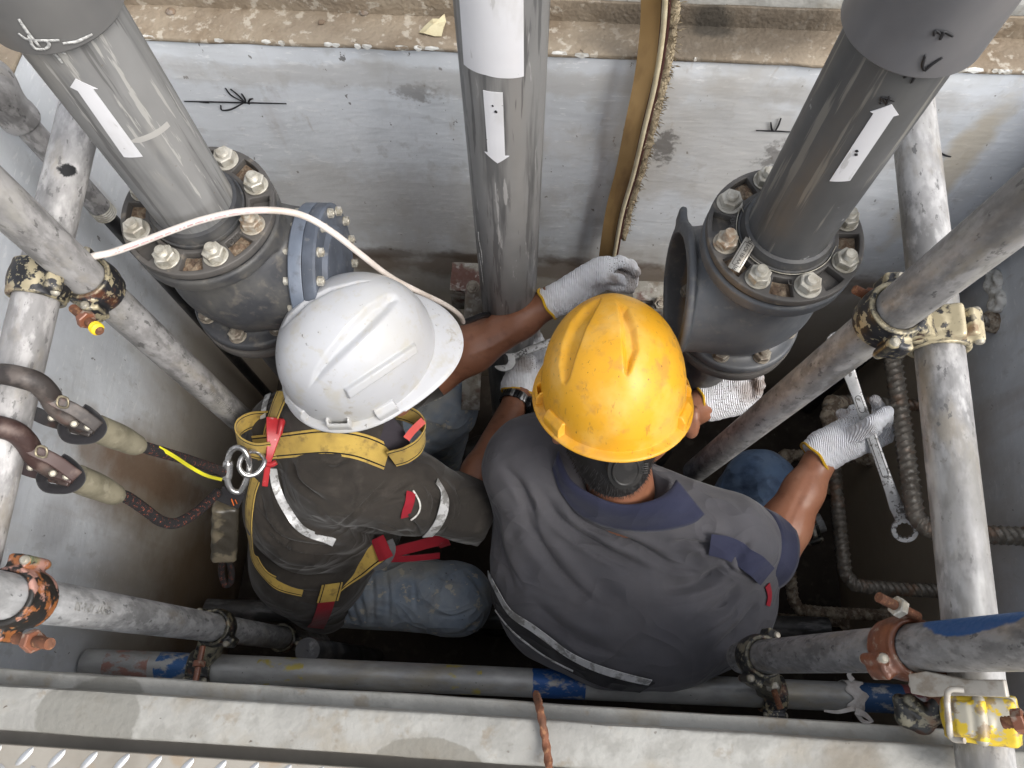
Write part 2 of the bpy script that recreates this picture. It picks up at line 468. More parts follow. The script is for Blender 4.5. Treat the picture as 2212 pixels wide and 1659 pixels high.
M['pvc_left'] = grime('dusty_grey_pvc', (.20, .20, .198), .55, 0, [('n', (.28, .278, .27), 7, .45, .7, .7, (1, 1, .25)), ('n', (.10, .10, .099), 16, .55, .67, .7, (1.2, 1.2, .08)), ('n', (.09, .088, .085), 50, .62, .67, .7, (1.3, 1.3, .06)), ('n', (.33, .315, .285), 22, .58, .74, .55, (1, 1, .2)), ('n', (.44, .43, .40), 70, .66, .71, .6, (1.4, 1.4, .12)), ('v', (.14, .11, .08), 60, .2, .7)], bump=[(40, .05, .001)])
M['pvc_mid'] = grime('scuffed_grey_pvc', (.165, .165, .165), .4, 0, [('n', (.25, .245, .235), 6, .45, .7, .7, (1, 1, .3)), ('n', (.07, .07, .07), 22, .54, .66, .8, (1.3, 1.3, .10)), ('n', (.075, .075, .075), 60, .62, .67, .7, (1.3, 1.3, .08)), ('n', (.42, .41, .4), 60, .68, .73, .6, (1.5, 1.5, .15))], bump=[(40, .05, .001)])
M['pvc_dark'] = grime('dark_grey_pvc', (.075, .076, .078), .5, 0, [('n', (.125, .124, .12), 6, .48, .72, .7, (1, 1, .3)), ('n', (.22, .21, .185), 50, .60, .67, .7, (1.5, 1.5, .08)), ('n', (.035, .035, .036), 18, .55, .67, .6, (1.3, 1.3, .1)), ('v', (.4, .4, .4), 40, .08, .8)], bump=[(40, .05, .001)])
M['pvc_coupling'] = grime('grey_pvc_coupling', (.105, .105, .106), .5, 0, [('n', (.17, .165, .155), 6, .45, .7, .6, (1, 1, .5))], bump=[(40, .04, .001)])
M['pvc_coupling2'] = grime('slate_pvc_coupling', (.115, .115, .122), .42, 0, [('n', (.19, .18, .175), 5, .45, .7, .6, (1, 1, .4))], bump=[(40, .04, .001)])
M['sticker'] = grime('white_sticker', (.68, .68, .70), .5, 0, [('n', (.50, .49, .47), 22, .62, .78, .5, (1, 1, .4)), ('n', (.36, .35, .33), 90, .70, .76, .5, (1, 1, .2)), ('n', (.62, .61, .62), 12, .5, .8, .5, (1, 1, .3)), ('v', (.05, .05, .05), 55, .1, .9)], var=.04)
M['ink'] = grime('black_marker', (.012, .012, .014), .5, 0, var=.1)
M['chalk'] = grime('white_chalk', (.55, .55, .53), .9, 0, [('n', (.2, .2, .2), 300, .5, .62, .7)])
M['iron'] = grime('dark_cast_iron', (.038, .039, .043), .55, 0, [('n', (.10, .095, .085), 14, .48, .7, .7), ('n', (.17, .15, .12), 60, .6, .75, .4)], bump=[(90, .16, .002)], vscale=12)
M['flange'] = grime('dusty_flange_ring', (.062, .058, .055), .6, 0, [('n', (.115, .105, .095), 12, .42, .7, .8), ('n', (.22, .19, .15), 50, .62, .75, .5), ('n', (.035, .034, .034), 22, .6, .75, .6)], bump=[(120, .12, .001)])
M['blue_iron'] = grime('blue_grey_painted_iron', (.105, .125, .16), .42, 0, [('n', (.17, .19, .23), 15, .5, .7, .6), ('n', (.06, .065, .075), 40, .6, .72, .6)], bump=[(80, .08, .001)])
M['zinc'] = grime('zinc_bolt', (.50, .475, .41), .48, .35, [('n', (.27, .24, .18), 60, .5, .68, .7), ('n', (.68, .66, .6), 120, .55, .7, .5)], bump=[(300, .1, .0006)])
M['rust'] = grime('rusty_steel', (.17, .065, .032), .8, .05, [('n', (.10, .045, .025), 60, .48, .65, .8), ('n', (.38, .19, .09), 130, .58, .7, .6)], bump=[(220, .5, .0015)])
M['rust_red'] = grime('glossy_rust_brown', (.20, .075, .04), .35, .1, [('n', (.09, .04, .025), 40, .48, .65, .7), ('n', (.35, .31, .25), 70, .62, .72, .6)], bump=[(150, .35, .001)])
M['debris'] = grime('brown_dirt', (.17, .115, .075), .95, 0, [('n', (.30, .24, .17), 80, .5, .65, .8), ('n', (.06, .04, .03), 50, .55, .7, .7)], bump=[(160, .9, .004)])
def clampmat(name, under, over, lo=.46, hi=.52, sc=38):
    def ex(s, c):
        pt = s.rng(s.n('NewGeometry').outputs['Pointiness'], .515, .56)
        f = s.math('MULTIPLY', pt, s.rng(s.noise(70, off=5.), .42, .56))
        return s.mix(f, c, tuple(min(.8, x*1.25) for x in under))
    return grime(name, over, .42, .2, [('n', tuple(x*2.5 for x in over), 30, .5, .7, .6), ('n', under, sc, lo, hi, .9), ('n', tuple(x*.8 for x in under), sc*2.6, .64, .69, .8), ('n', RUST, 22, .62, .72, .6)], bump=[(45, .25, .002), (180, .15, .001)], extra=ex)
M['clamp_black'] = clampmat('chipped_black_clamp', (.36, .31, .20), (.016, .016, .018), .60, .65, 55)
M['clamp_gold'] = clampmat('gold_zinc_clamp', (.50, .43, .28), (.03, .028, .028), .46, .54, 60)
M['clamp_dark'] = clampmat('dark_worn_clamp', (.22, .20, .14), (.014, .014, .014), .62, .68, 50)
M['clamp_pink'] = grime('pink_primer_clamp', (.46, .25, .20), .5, .1, [('n', (.02, .018, .016), 26, .45, .51, 1.0), ('n', (.36, .13, .04), 50, .57, .64, .8), ('n', (.30, .34, .20), 26, .62, .7, .6)], bump=[(60, .3, .002)])
M['clamp_yellow'] = grime('yellow_painted_clamp', (.62, .44, .03), .5, .1, [('n', (.42, .40, .34), 40, .55, .61, .95), ('n', (.24, .17, .10), 60, .58, .66, .8)], bump=[(60, .3, .002)])
M['white_cable'] = grime('white_cable_sheath', (.66, .60, .55), .45, 0, [('n', (.44, .36, .29), 14, .5, .72, .6), ('v', (.2, .15, .12), 70, .12, .7)], var=.05)
M['black_cable'] = grime('black_rubber_cable', (.016, .016, .017), .38, 0, [('n', (.07, .065, .055), 30, .56, .7, .6)])
M['conduit'] = galv('galvanised_conduit', .30, .04)
M['paint_white'] = grime('old_white_paint', (.66, .65, .61), .6, 0, [('n', (.33, .3, .25), 40, .55, .68, .8)], bump=[(120, .5, .003)])
M['angle'] = grime('weathered_angle_steel', (.30, .285, .25), .65, .1, [('n', (.14, .11, .08), 25, .48, .65, .8), ('n', (.10, .028, .02), 14, .56, .66, .8), ('n', (.44, .43, .40), 60, .6, .7, .6)], bump=[(90, .4, .002)])
M['rebar'] = grime('oily_rebar', (.15, .132, .108), .36, .3, [('n', (.075, .06, .045), 18, .54, .74, .7), ('n', (.33, .31, .27), 90, .6, .7, .6), ('n', (.2, .10, .05), 20, .6, .72, .6)], bump=[(160, .25, .001)])
M['rebar_crust'] = grime('cement_crusted_rebar', (.38, .32, .24), .85, 0, [('n', (.13, .09, .06), 45, .46, .62, .9), ('n', (.44, .40, .33), 90, .58, .7, .6)], bump=[(110, .9, .004)])
def bandmat(name, tone, bands, axis=2):
    """galvanised tube with worn paint bands: (colour, from m, to m, wear)"""
    def ex(s, c):
        for i, (cc, a, b, wr) in enumerate(bands):
            z = s.math('ADD', s.sep()[axis], s.math('MULTIPLY', s.math('SUBTRACT', s.noise(30, off=i+2.), .5), .012))
            f = s.math('MULTIPLY', s.math('GREATER_THAN', z, a), s.math('LESS_THAN', z, b))
            f = s.math('MULTIPLY', f, s.rng(s.noise(55, (1, 1, .6), off=i*3.+4), wr-.05, wr+.05, 1.0, 0.0))
            c = s.mix(f, c, cc)
        return c
    b = (tone, tone, tone*.97)
    return grime(name, b, .45, .3, [('n', tuple(x*.55 for x in b), 9, .45, .72, .75, (1, 1, .35)), ('n', tuple(min(1, x*1.5) for x in b), 14, .52, .75, .7, (1, 1, .5)), ('n', (.28, .24, .16), 22, .58, .75, .6, (1, 1, .3)), ('v', (.05, .05, .05), 90, .22, .8)],
        bump=[(60, .12, .002), (260, .1, .001)], var=.18, vscale=35, stretch=(1, 1, .4), extra=ex)
# people
M['skin_l'] = grime('brown_skin', (.25, .108, .06), .40, 0, [('n', (.30, .135, .08), 20, .5, .72, .6), ('n', (.12, .045, .026), 34, .56, .75, .45), ('v', (.09, .035, .02), 120, .14, .4)], bump=[(420, .12, .0006), (60, .14, .0025, (1, 1, 1))], var=.1, rvar=.12)
M['skin_r'] = grime('tan_skin', (.33, .14, .078), .42, 0, [('n', (.42, .205, .125), 18, .5, .72, .6), ('n', (.20, .078, .042), 34, .56, .75, .45), ('v', (.12, .05, .03), 120, .14, .4)], bump=[(420, .12, .0006), (60, .12, .0025)], var=.1, rvar=.12)
for k in ('skin_l', 'skin_r'):
    b = NTS[M[k].name].b; b.inputs['Subsurface Weight'].default_value = .08; b.inputs['Subsurface Radius'].default_value = (.012, .005, .003)
M['hair'] = grime('black_hair', (.012, .010, .009), .55, 0, var=.2)
def cloth(name, base, rough=.9, layers=(), weave=900, sheen=.15, amt=.25, extra=None, fold=.35):
    m = grime(name, base, rough, 0, layers, bump=[(26, .25, .004), (90, .22, .0016), (weave, amt, .0007)], var=.09, vscale=14, rvar=.05, spec=.2, extra=extra)
    q = NTS[m.name]
    for sc_, dist_, st_ in ((7., .016, (1, 1, .55)), (15., .008, (.6, 1, 1))):
        nz = q.noise(sc_, st_, det=1, off=3.3*sc_, dist=.6)
        rd = q.math('POWER', q.math('SUBTRACT', 1.0, q.math('ABSOLUTE', q.math('MULTIPLY', q.math('SUBTRACT', nz, .5), 4.0))), 2.2)
        q.prev = q.n('Bump', {'Strength': fold, 'Distance': dist_, 'Height': rd, 'Normal': q.prev}).outputs[0]
    q.t.links.new(q.prev, q.b.inputs['Normal'])
    NTS[m.name].b.inputs['Sheen Weight'].default_value = sheen; NTS[m.name].b.inputs['Sheen Roughness'].default_value = .5
    return m
M['shirt'] = cloth('grey_work_shirt', (.076, .075, .085), layers=[('n', (.105, .10, .106), 5, .45, .7, .6), ('n', (.07, .066, .072), 9, .58, .75, .3)])
M['navy'] = cloth('navy_collar_cloth', (.028, .031, .060), fold=.15, layers=[('n', (.042, .045, .080), 12, .45, .7, .6)])
M['jacket'] = cloth('dark_brown_jacket', (.033, .029, .025), layers=[('n', (.055, .047, .040), 7, .45, .7, .7), ('n', (.085, .074, .064), 30, .6, .78, .4), ('n', (.018, .016, .015), 12, .55, .75, .6)])
M['black_cloth'] = cloth('black_cloth', (.018, .017, .019))
M['denim'] = cloth('blue_denim', (.095, .15, .25), layers=[('n', (.18, .25, .36), 9, .5, .72, .7), ('n', (.03, .045, .09), 22, .55, .72, .6, (1, 1, 1))], weave=700)
M['denim_dirty'] = cloth('muddy_blue_denim', (.22, .265, .325), layers=[('n', (.33, .365, .40), 12, .50, .70, .7), ('n', (.33, .32, .285), 8, .54, .72, .7), ('n', (.12, .135, .16), 20, .62, .80, .6), ('n', (.50, .45, .36), 38, .66, .71, .8), ('v', (.03, .028, .026), 46, .17, .9)], weave=700)
M['reflective'] = grime('silver_reflective_tape', (.62, .62, .62), .35, .2, [('n', (.20, .195, .18), 40, .53, .6, .8, (1, 1, 1)), ('n', (.75, .75, .75), 70, .55, .7, .6)], bump=[(70, .5, .003)])
M['red_web'] = cloth('red_webbing', fold=.1, base=(.27, .015, .026), weave=500, sheen=.1, layers=[('n', (.25, .015, .022), 20, .5, .7, .5)])
M['red_plastic'] = grime('red_plastic', (.42, .025, .03), .38, 0, [('n', (.30, .02, .025), 30, .5, .7, .6), ('n', (.55, .3, .28), 60, .66, .72, .6)])
def glovemat(name, dirt_pts, dots_dir=None, dots_pts=None):
    """white knit cotton glove; grey dots on palm side; brown grime at finger tips"""
    def ex(s, c):
        if dots_pts:
            m = None
            for (p, r) in dots_pts:
                dv = s.n('VectorMath', {0: s.tc(), 1: tuple(p)}, operation='DISTANCE').outputs[1]
                f = s.rng(s.math('ADD', dv, s.math('MULTIPLY', s.noise(60), .012)), r+.006, r)
                m = f if m is None else s.math('MAXIMUM', m, f)
            if dots_dir is not None:
                g = s.n('VectorMath', {0: s.n('NewGeometry').outputs['Normal'], 1: tuple(dots_dir)}, operation='DOT_PRODUCT').outputs[1]
                m = s.math('MULTIPLY', m, s.rng(g, .05, .25))
            d = s.n('TexVoronoi', {'Vector': s.vec(), 'Scale': 210., 'Randomness': .25}).outputs[0]
            c = s.mix(s.math('MULTIPLY', s.math('MULTIPLY', s.rng(d, .27, .2), m), .85), c, (.10, .075, .055))
        for i, (p, r) in enumerate(dirt_pts):
            dv = s.n('VectorMath', {0: s.tc(), 1: tuple(p)}, operation='DISTANCE').outputs[1]
            f = s.rng(s.math('ADD', dv, s.math('MULTIPLY', s.math('SUBTRACT', s.noise(45, off=i+1.), .5), r*1.6)), r, r*.35)
            c = s.mix(s.math('MULTIPLY', f, .62), c, (.20, .13, .085))
        return c
    m = grime(name, (.90, .91, .95), .95, 0, [('n', (.76, .75, .75), 30, .5, .7, .5)], bump=[(40, .3, .003)], var=.05, extra=ex, spec=.15)
    s = NTS[m.name]
    wv = s.n('TexWave', {'Vector': s.vec((1, 1, 1)), 'Scale': 95., 'Distortion': 2.0, 'Detail': 1.0}).outputs[1]
    wv2 = s.n('TexNoise', {'Vector': s.vec(), 'Scale': 700., 'Detail': 1.0}).outputs[0]
    b1 = s.n('Bump', {'Strength': .9, 'Distance': .002, 'Height': wv, 'Normal': s.prev}).outputs[0]
    b2 = s.n('Bump', {'Strength': .4, 'Distance': .0008, 'Height': wv2, 'Normal': b1}).outputs[0]
    s.t.links.new(b2, s.b.inputs['Normal']); return m
M['cuff'] = cloth('yellow_cuff_binding', (.62, .36, .02), weave=600, amt=.4)
M['web_yellow'] = cloth('yellow_webbing', fold=0.0, base=(.50, .345, .085), layers=[('n', (.28, .19, .06), 16, .48, .7, .6), ('n', (.14, .10, .05), 50, .6, .75, .6), ('u', (.012, .011, .01), .085, .14), ('u', (.012, .011, .01), .86, .915)], weave=420, amt=.5, sheen=.1)
M['tan_wrap'] = grime('olive_heat_shrink', (.20, .18, .125), .6, 0, [('n', (.10, .09, .06), 34, .5, .7, .7), ('n', (.30, .27, .2), 60, .6, .75, .5)], bump=[(50, .3, .002)])
def _rope(s, c):
    ck = s.n('TexChecker', {'Vector': s.n('Mapping', {0: s.tc('UV'), 3: (420, 13, 1)}).outputs[0], 'Scale': 1.0}).outputs[1]
    z = s.n('SeparateXYZ', {0: s.tc('UV')}).outputs[0]
    gap = s.math('GREATER_THAN', s.math('SINE', s.math('MULTIPLY', z, 330.)), -.35)
    return s.mix(s.math('MULTIPLY', ck, s.math('MULTIPLY', s.math('MULTIPLY', gap, .85), s.rng(s.noise(260), .54, .58))), c, (.34, .09, .05))
M['rope'] = grime('black_orange_braided_rope', (.013, .012, .013), .85, 0, [], bump=[(400, .7, .002)], extra=_rope)
M['hook_steel'] = grime('worn_brown_hook', (.040, .033, .030), .5, .15, [('n', (.15, .125, .11), 30, .56, .72, .6), ('n', (.11, .04, .025), 20, .6, .7, .4)], bump=[(80, .3, .001)])
M['gold_zinc'] = grime('gold_zinc_plate', (.42, .36, .24), .36, .7, [('n', (.12, .10, .07), 50, .5, .66, .7)])
M['chrome'] = grime('scratched_chrome', (.55, .55, .55), .26, .85, [('n', (.25, .24, .23), 60, .55, .7, .6)], bump=[(120, .15, .001)])
M['wrench'] = grime('steel_wrench', (.62, .62, .61), .38, .35, [('n', (.10, .09, .08), 110, .60, .66, .8), ('n', (.34, .33, .31), 20, .5, .7, .6)], bump=[(160, .12, .0008)])
M['wrench_dark'] = grime('wrench_groove_dirt', (.03, .028, .026), .8)
M['black_plastic'] = grime('black_plastic', (.022, .021, .02), .42, 0, [('n', (.06, .055, .05), 40, .55, .7, .5)], bump=[(120, .1, .001)])
M['grey_strap'] = grime('grey_plastic_strap', (.22, .24, .27), .5, 0)
M['tie_yellow'] = grime('yellow_cable_tie', (.66, .62, .03), .4, 0)
M['red_keeper'] = grime('coral_red_keeper', (.55, .06, .045), .5, 0)
M['watch'] = grime('black_watch_steel', (.02, .02, .021), .25, .6)
M['watch_link'] = grime('steel_watch_link', (.42, .42, .42), .25, .9)
def hatmat(name, base, specks, rough=.36, scuff=(.3, .2, .1)):
    return grime(name, base, rough, 0, [('n', tuple(x*.86 for x in base), 7, .5, .75, .6), ('n', scuff, 26, .60, .74, .55), ('n', scuff, 90, .64, .72, .35), *specks], bump=[(60, .03, .001), (300, .04, .0004)], var=.03, rvar=.1)
# setting
def wallmat(name, stains=()):
    return grime(name, (.64, .665, .695), .55, 0, [
        ('n', (.72, .745, .77), 3.2, .50, .70, .8), ('n', (.54, .56, .575), 4, .54, .74, .65), ('n', (.50, .49, .46), 7, .60, .76, .5, (1, 1, .45)),
        ('n', (.78, .79, .80), 40, .66, .71, .6, (1, 1, 3)), ('n', (.43, .43, .42), 26, .64, .74, .4, (1, 1, .7)), ('n', (.36, .31, .25), 18, .70, .80, .55, (1.3, 1.3, .35)),
        ('n', (.12, .11, .10), 70, .74, .775, .8, (1, 1, .6)), ('n', (.10, .09, .08), 26, .765, .785, .7, (1, 1, .35)),
        ('z', (.36, .305, .23), .86, .60, .8, 9), ('z', (.33, .27, .20), .5, .1, .75, 6),
        ('n', (.24, .155, .09), 5, .64, .80, .45, (1.6, 1.6, .14)), *stains],
        bump=[(16, .22, .006, (1, 1, 3)), (70, .14, .003), (5, .3, .02)], var=.06, vscale=6, rvar=.14)
TAN = (.25, .20, .145)
M['ledge'] = grime('tan_concrete_ledge', TAN, .9, 0, [('n', (.32, .265, .195), 6, .48, .68, .8), ('n', (.19, .14, .09), 14, .52, .72, .7), ('v', (.07, .05, .035), 46, .16, .9), ('n', (.55, .5, .42), 60, .6, .7, .6),
    ('s', (.085, .068, .05), (.26, .985, 1.39), (.23, .12, .1), .85, 9, .5), ('s', (.03, .026, .02), (.245, .955, 1.38), (.04, .02, .05), .8, 20)], bump=[(40, .5, .006), (160, .45, .003)], vscale=10)
M['ledge_pale'] = grime('pale_concrete', (.265, .26, .24), .88, 0, [('n', (.345, .34, .315), 6, .48, .68, .8), ('n', (.21, .205, .185), 22, .55, .68, .6), ('n', (.24, .21, .16), 11, .57, .74, .7), ('v', (.08, .06, .045), 52, .16, .9), ('n', (.2, .165, .12), 30, .64, .74, .6),
    ('p', (.175, .17, .15), (-.465, -.072, 1.372), (.058, .05, .1), .85, 40, .3), ('p', (.17, .16, .135), (-.09, -.098, 1.372), (.06, .03, .1), .8, 30, .6), ('s', (.16, .13, .09), (.36, -.1, 1.38), (.05, .06, .1), .6, 30, .9)], bump=[(40, .4, .005), (160, .4, .002)], vscale=8)
M['floor'] = grime('wet_black_floor', (.06, .048, .038), .7, 0, [('n', (.03, .024, .019), 6, .5, .7, .7), ('n', (.10, .085, .07), 30, .6, .74, .6), ('v', (.14, .125, .11), 40, .1, .7)], bump=[(20, .3, .01)], spec=.15)
M['ground'] = grime('grey_ground_concrete', (.30, .28, .25), .9, 0, [('n', (.2, .18, .15), 2, .5, .7, .7)], bump=[(30, .5, .01)])
M['tread'] = grime('worn_tread_plate', (.31, .28, .235), .5, .25, [('n', (.39, .36, .31), 9, .46, .64, .8), ('n', (.34, .25, .16), 20, .58, .72, .6), ('v', (.12, .08, .05), 60, .14, .8)], bump=[(120, .2, .001)])
M['lug'] = grime('shiny_tread_lug', (.50, .51, .52), .35, .6, [('n', (.42, .40, .36), 90, .5, .7, .7)])
M['belt'] = grime('brown_canvas_strip', (.29, .175, .065), .7, 0, [('n', (.38, .25, .11), 5, .45, .7, .7, (1, 1, .5)), ('n', (.12, .06, .025), 14, .55, .72, .6, (1, 1, .3))], bump=[(60, .2, .002), (500, .3, .0006)])
M['cream'] = grime('cream_piping', (.60, .53, .37), .7, 0, [('n', (.42, .34, .2), 30, .5, .7, .6)])
M['maroon'] = grime('dark_maroon_edge', (.06, .018, .014), .7, 0)
M['jute'] = grime('frayed_jute', (.38, .31, .21), .95, 0, [('n', (.38, .31, .2), 90, .45, .65, .8), ('n', (.12, .09, .055), 60, .55, .7, .7)], bump=[(140, .9, .004)])
M['paper'] = grime('crumpled_cream_paper', (.58, .52, .34), .85, 0, [('n', (.46, .38, .22), 60, .5, .7, .6)], bump=[(60, .7, .004)])
M['tape'] = grime('torn_white_tape', (.55, .52, .49), .6, 0, [('n', (.36, .31, .27), 50, .5, .68, .7)], bump=[(60, .6, .003)])
M['stone'] = grime('brown_pebble', (.20, .145, .10), .9, 0, [('n', (.30, .27, .24), 90, .5, .65, .7)], bump=[(120, .5, .002)])
# ---------------------------------------------------------------- setting: the pit
XL, XR, YF, YN, ZR = -.83, .93, .90, -.072, 1.37
def rough_box(name, lo, hi, mat, cuts=(1, 1, 1), amp=0.0, bev=.004, parent=None, seed=1):
    bm = bmesh.new(); bmesh.ops.create_cube(bm, size=1)
    for v in bm.verts: v.co = Vector([(lo[i]+hi[i])/2+v.co[i]*(hi[i]-lo[i]) for i in range(3)])
    for ax in range(3):
        if cuts[ax] > 1:
            for k in range(1, cuts[ax]):
                c = [0, 0, 0]; c[ax] = lo[ax]+(hi[ax]-lo[ax])*k/cuts[ax]; n = [0, 0, 0]; n[ax] = 1
                bmesh.ops.bisect_plane(bm, geom=bm.verts[:]+bm.edges[:]+bm.faces[:], plane_co=c, plane_no=n)
    es = [e for e in bm.edges if len(e.link_faces) == 2 and e.calc_face_angle(0) > .5]
    if bev: bmesh.ops.bevel(bm, geom=es, offset=bev, segments=2, profile=.5, affect='EDGES', clamp_overlap=True)
    if amp:
        from mathutils import noise
        for v in bm.verts:
            p = v.co*14+Vector((seed, 0, 0)); q = v.co*55+Vector((seed, 3, 0))
            v.co += Vector((noise.noise(p), noise.noise(p+Vector((9, 0, 0))), noise.noise(p+Vector((0, 9, 0)))))*amp+Vector((noise.noise(q), noise.noise(q+Vector((5, 0, 0))), noise.noise(q+Vector((0, 5, 0)))))*amp*.5
    bmesh.ops.recalc_face_normals(bm, faces=bm.faces)
    me = bpy.data.meshes.new(name); bm.to_mesh(me); bm.free(); sharp(me, 45)
    return obj(name, me, mat, parent)
fx = obj('pit_floor', mesh('pit_floor', [(-1, -.2, 0), (1.1, -.2, 0), (1.1, 1.1, 0), (-1, 1.1, 0)], [(0, 1, 2, 3)]), M['floor']); tag(fx, kind='structure')
wm_far = wallmat('grey_paint_far_wall', [
    ('s', (.17, .12, .08), (.0, .90, .70), (1.6, .3, .05), .7, 7, 2.6), ('s', (.10, .065, .04), (-.1, .9, .745), (.6, .3, .028), .6, 11, 3.2),
    ('s', (.50, .41, .26), (.74, .9, 1.12), (.035, .3, .24), .6, 14, 1.2), ('s', (.46, .42, .36), (.36, .9, 1.18), (.3, .3, .17), .45, 9, 2.2), ('s', (.13, .12, .11), (.215, .9, 1.16), (.022, .3, .045), .8, 60, 3.2), ('s', (.14, .13, .12), (.43, .9, 1.14), (.035, .3, .05), .7, 50, 3.4), ('s', (.40, .37, .33), (-.35, .9, .95), (.5, .3, .12), .4, 9, 2.4), ('s', (.16, .14, .12), (-.22, .9, 1.27), (.04, .3, .02), .6, 50, 3.2), ('s', (.42, .40, .37), (-.05, .9, 1.3), (.9, .3, .03), .5, 14, 2.6)])
wm_left = wallmat('grey_paint_left_wall', [('s', (.23, .175, .125), (-.83, .33, .74), (.3, .12, .26), .75, 9, 1.3), ('s', (.20, .12, .07), (-.83, .36, .62), (.3, .05, .3), .7, 22, 1.3), ('s', (.19, .125, .07), (-.83, .15, .25), (.3, .2, .3), .8, 8, 1.0), ('s', (.33, .33, .34), (-.83, .2, .95), (.3, .06, .06), .5, 12, .6)])
wm_right = wallmat('grey_paint_right_wall', [('s', (.31, .255, .19), (.93, .45, .34), (.3, .7, .5), .8, 6, .7), ('s', (.05, .045, .04), (.93, .43, .93), (.3, .012, .012), .9, 30, .5)])
for nm, lo, hi, m_ in (('pit_wall_far', (XL-.06, YF, 0), (XR+.06, YF+.06, ZR-.006), wm_far),
                       ('pit_wall_left', (XL-.07, -.09, 0), (XL, YF-.001, ZR-.006), wm_left),
                       ('pit_wall_right', (XR, -.09, 0), (XR+.07, YF-.001, ZR-.006), wm_right),
                       ('pit_wall_near', (XL-.06, -.10, 0), (XR+.06, YN, 1.325), wallmat('grey_paint_near_wall'))):
    o = rough_box(nm, lo, hi, m_, (24, 1, 14) if 'far' in nm or 'near' in nm else (1, 14, 14), .0025, .003); tag(o, kind='structure')
o = rough_box('ledge_far', (XL-.1, YF-.004, ZR-.009), (XR+.1, .975, ZR), M['ledge'], (60, 3, 1), .0022, .003, seed=4); tag(o, kind='structure')
o = rough_box('kerb_far', (XL-.9, .968, 1.30), (XR+.9, 1.75, 1.425), M['ledge_pale'], (60, 6, 3), .003, .006, seed=9); tag(o, kind='structure')
o = rough_box('kerb_face_far', (XL-.9, .962, 1.352), (XR+.9, .9675, 1.408), M['ledge'], (60, 1, 3), .0012, .0015, seed=3); tag(o, kind='structure')
o = rough_box('ledge_left', (XL-.3, -.09, ZR-.009), (XL+.003, .9675, ZR), M['ledge'], (3, 24, 1), .002, .003, seed=5); tag(o, kind='structure')
o = rough_box('ledge_right', (XR-.003, -.09, ZR-.009), (XR+.3, .9675, ZR), M['ledge'], (3, 24, 1), .002, .003, seed=6); tag(o, kind='structure')
o = rough_box('ledge_near', (XL-.06, -.09, 1.31), (XR+.06, -.030, 1.335), M['ledge_pale'], (50, 2, 1), .0016, .003, seed=7); tag(o, kind='structure')
o = rough_box('kerb_near', (XL-.4, -.0905, 1.325), (XR+.4, -.0455, 1.372), M['ledge_pale'], (50, 3, 2), .0012, .0035, seed=8); tag(o, kind='structure')
G = 40
V = [(-G, -G, 1.345), (G, -G, 1.345), (G, G, 1.345), (-G, G, 1.345), (-.86, -.085, 1.345), (.99, -.085, 1.345), (.99, .97, 1.345), (-.86, .97, 1.345)]
o = obj('ground', mesh('ground', V, [(0, 1, 5, 4), (1, 2, 6, 5), (2, 3, 7, 6), (3, 0, 4, 7)], False), M['ground']); tag(o, kind='structure')
# chipped white paint along the rim: many ragged flakes, one strip
V, Fc = [], []
x = XL
while x < XR:
    ln = random.uniform(.004, .03)
    if random.random() < .45:
        y0 = YF-.0045; h = random.uniform(.001, .0032); n = len(V)
        V += [(x, y0, ZR-.001+random.uniform(-.003, .0)), (x+ln, y0, ZR-.001-random.uniform(0, .003)), (x+ln*.9, y0+h*.7, ZR+.0015), (x+ln*.45, y0+h*1.3, ZR+.0016), (x+ln*.06, y0+h*.6, ZR+.0015), (x+ln*.5, y0-.0005, ZR-.004-random.uniform(0, .005))]
        Fc += [(n, n+1, n+2, n+3, n+4), (n, n+5, n+1)]
    x += ln*random.uniform(.8, 1.5)
o = obj('paint_flakes', mesh('paint_flakes', V, Fc, False), M['paint_white']); tag(o, 'line of chipped white paint flakes along the far rim', 'paint', kind='stuff')
# diamond tread plate at the near edge
tp = thing('tread_plate', 'worn diamond tread steel plate at the near edge of the pit', 'plate', (-.3, -.4, 1.372))
obj('plate', bevel_mesh(mesh('plate', *box_geo((-.25, -.402, 1.379), (1.3, .60, .008))), .001), M['tread'], tp)
lv = []
for i in range(13):
    t = i/12*2-1; lv.append((t*.0115, .0036*math.sqrt(max(0, 1-t*t))+.0002))
V = []; Fc = []
n = len(lv)
for (a, b) in lv: V += [(a, b, 0), (a, b*.45, .0018*max(0, 1-(a/.0118)**4)), (a, -b*.45, .0018*max(0, 1-(a/.0118)**4)), (a, -b, 0)]
for i in range(n-1):
    for k in range(3): Fc.append((i*4+k, i*4+4+k, i*4+5+k, i*4+1+k))
lug = mesh('lug', V, Fc); lug.materials.append(M['lug'])
k = 0
for r_ in range(8):
    for c in range(36):
        cx = -.86+c*.0345+(.017 if r_ % 2 else 0); cy = -.112-r_*.0172
        ang = math.radians(52 if r_ % 2 == 0 else -52)
        obj('lug', lug, None, tp, Matrix.Translation((cx, cy, 1.3832)) @ Matrix.Rotation(ang, 4, 'Z'))
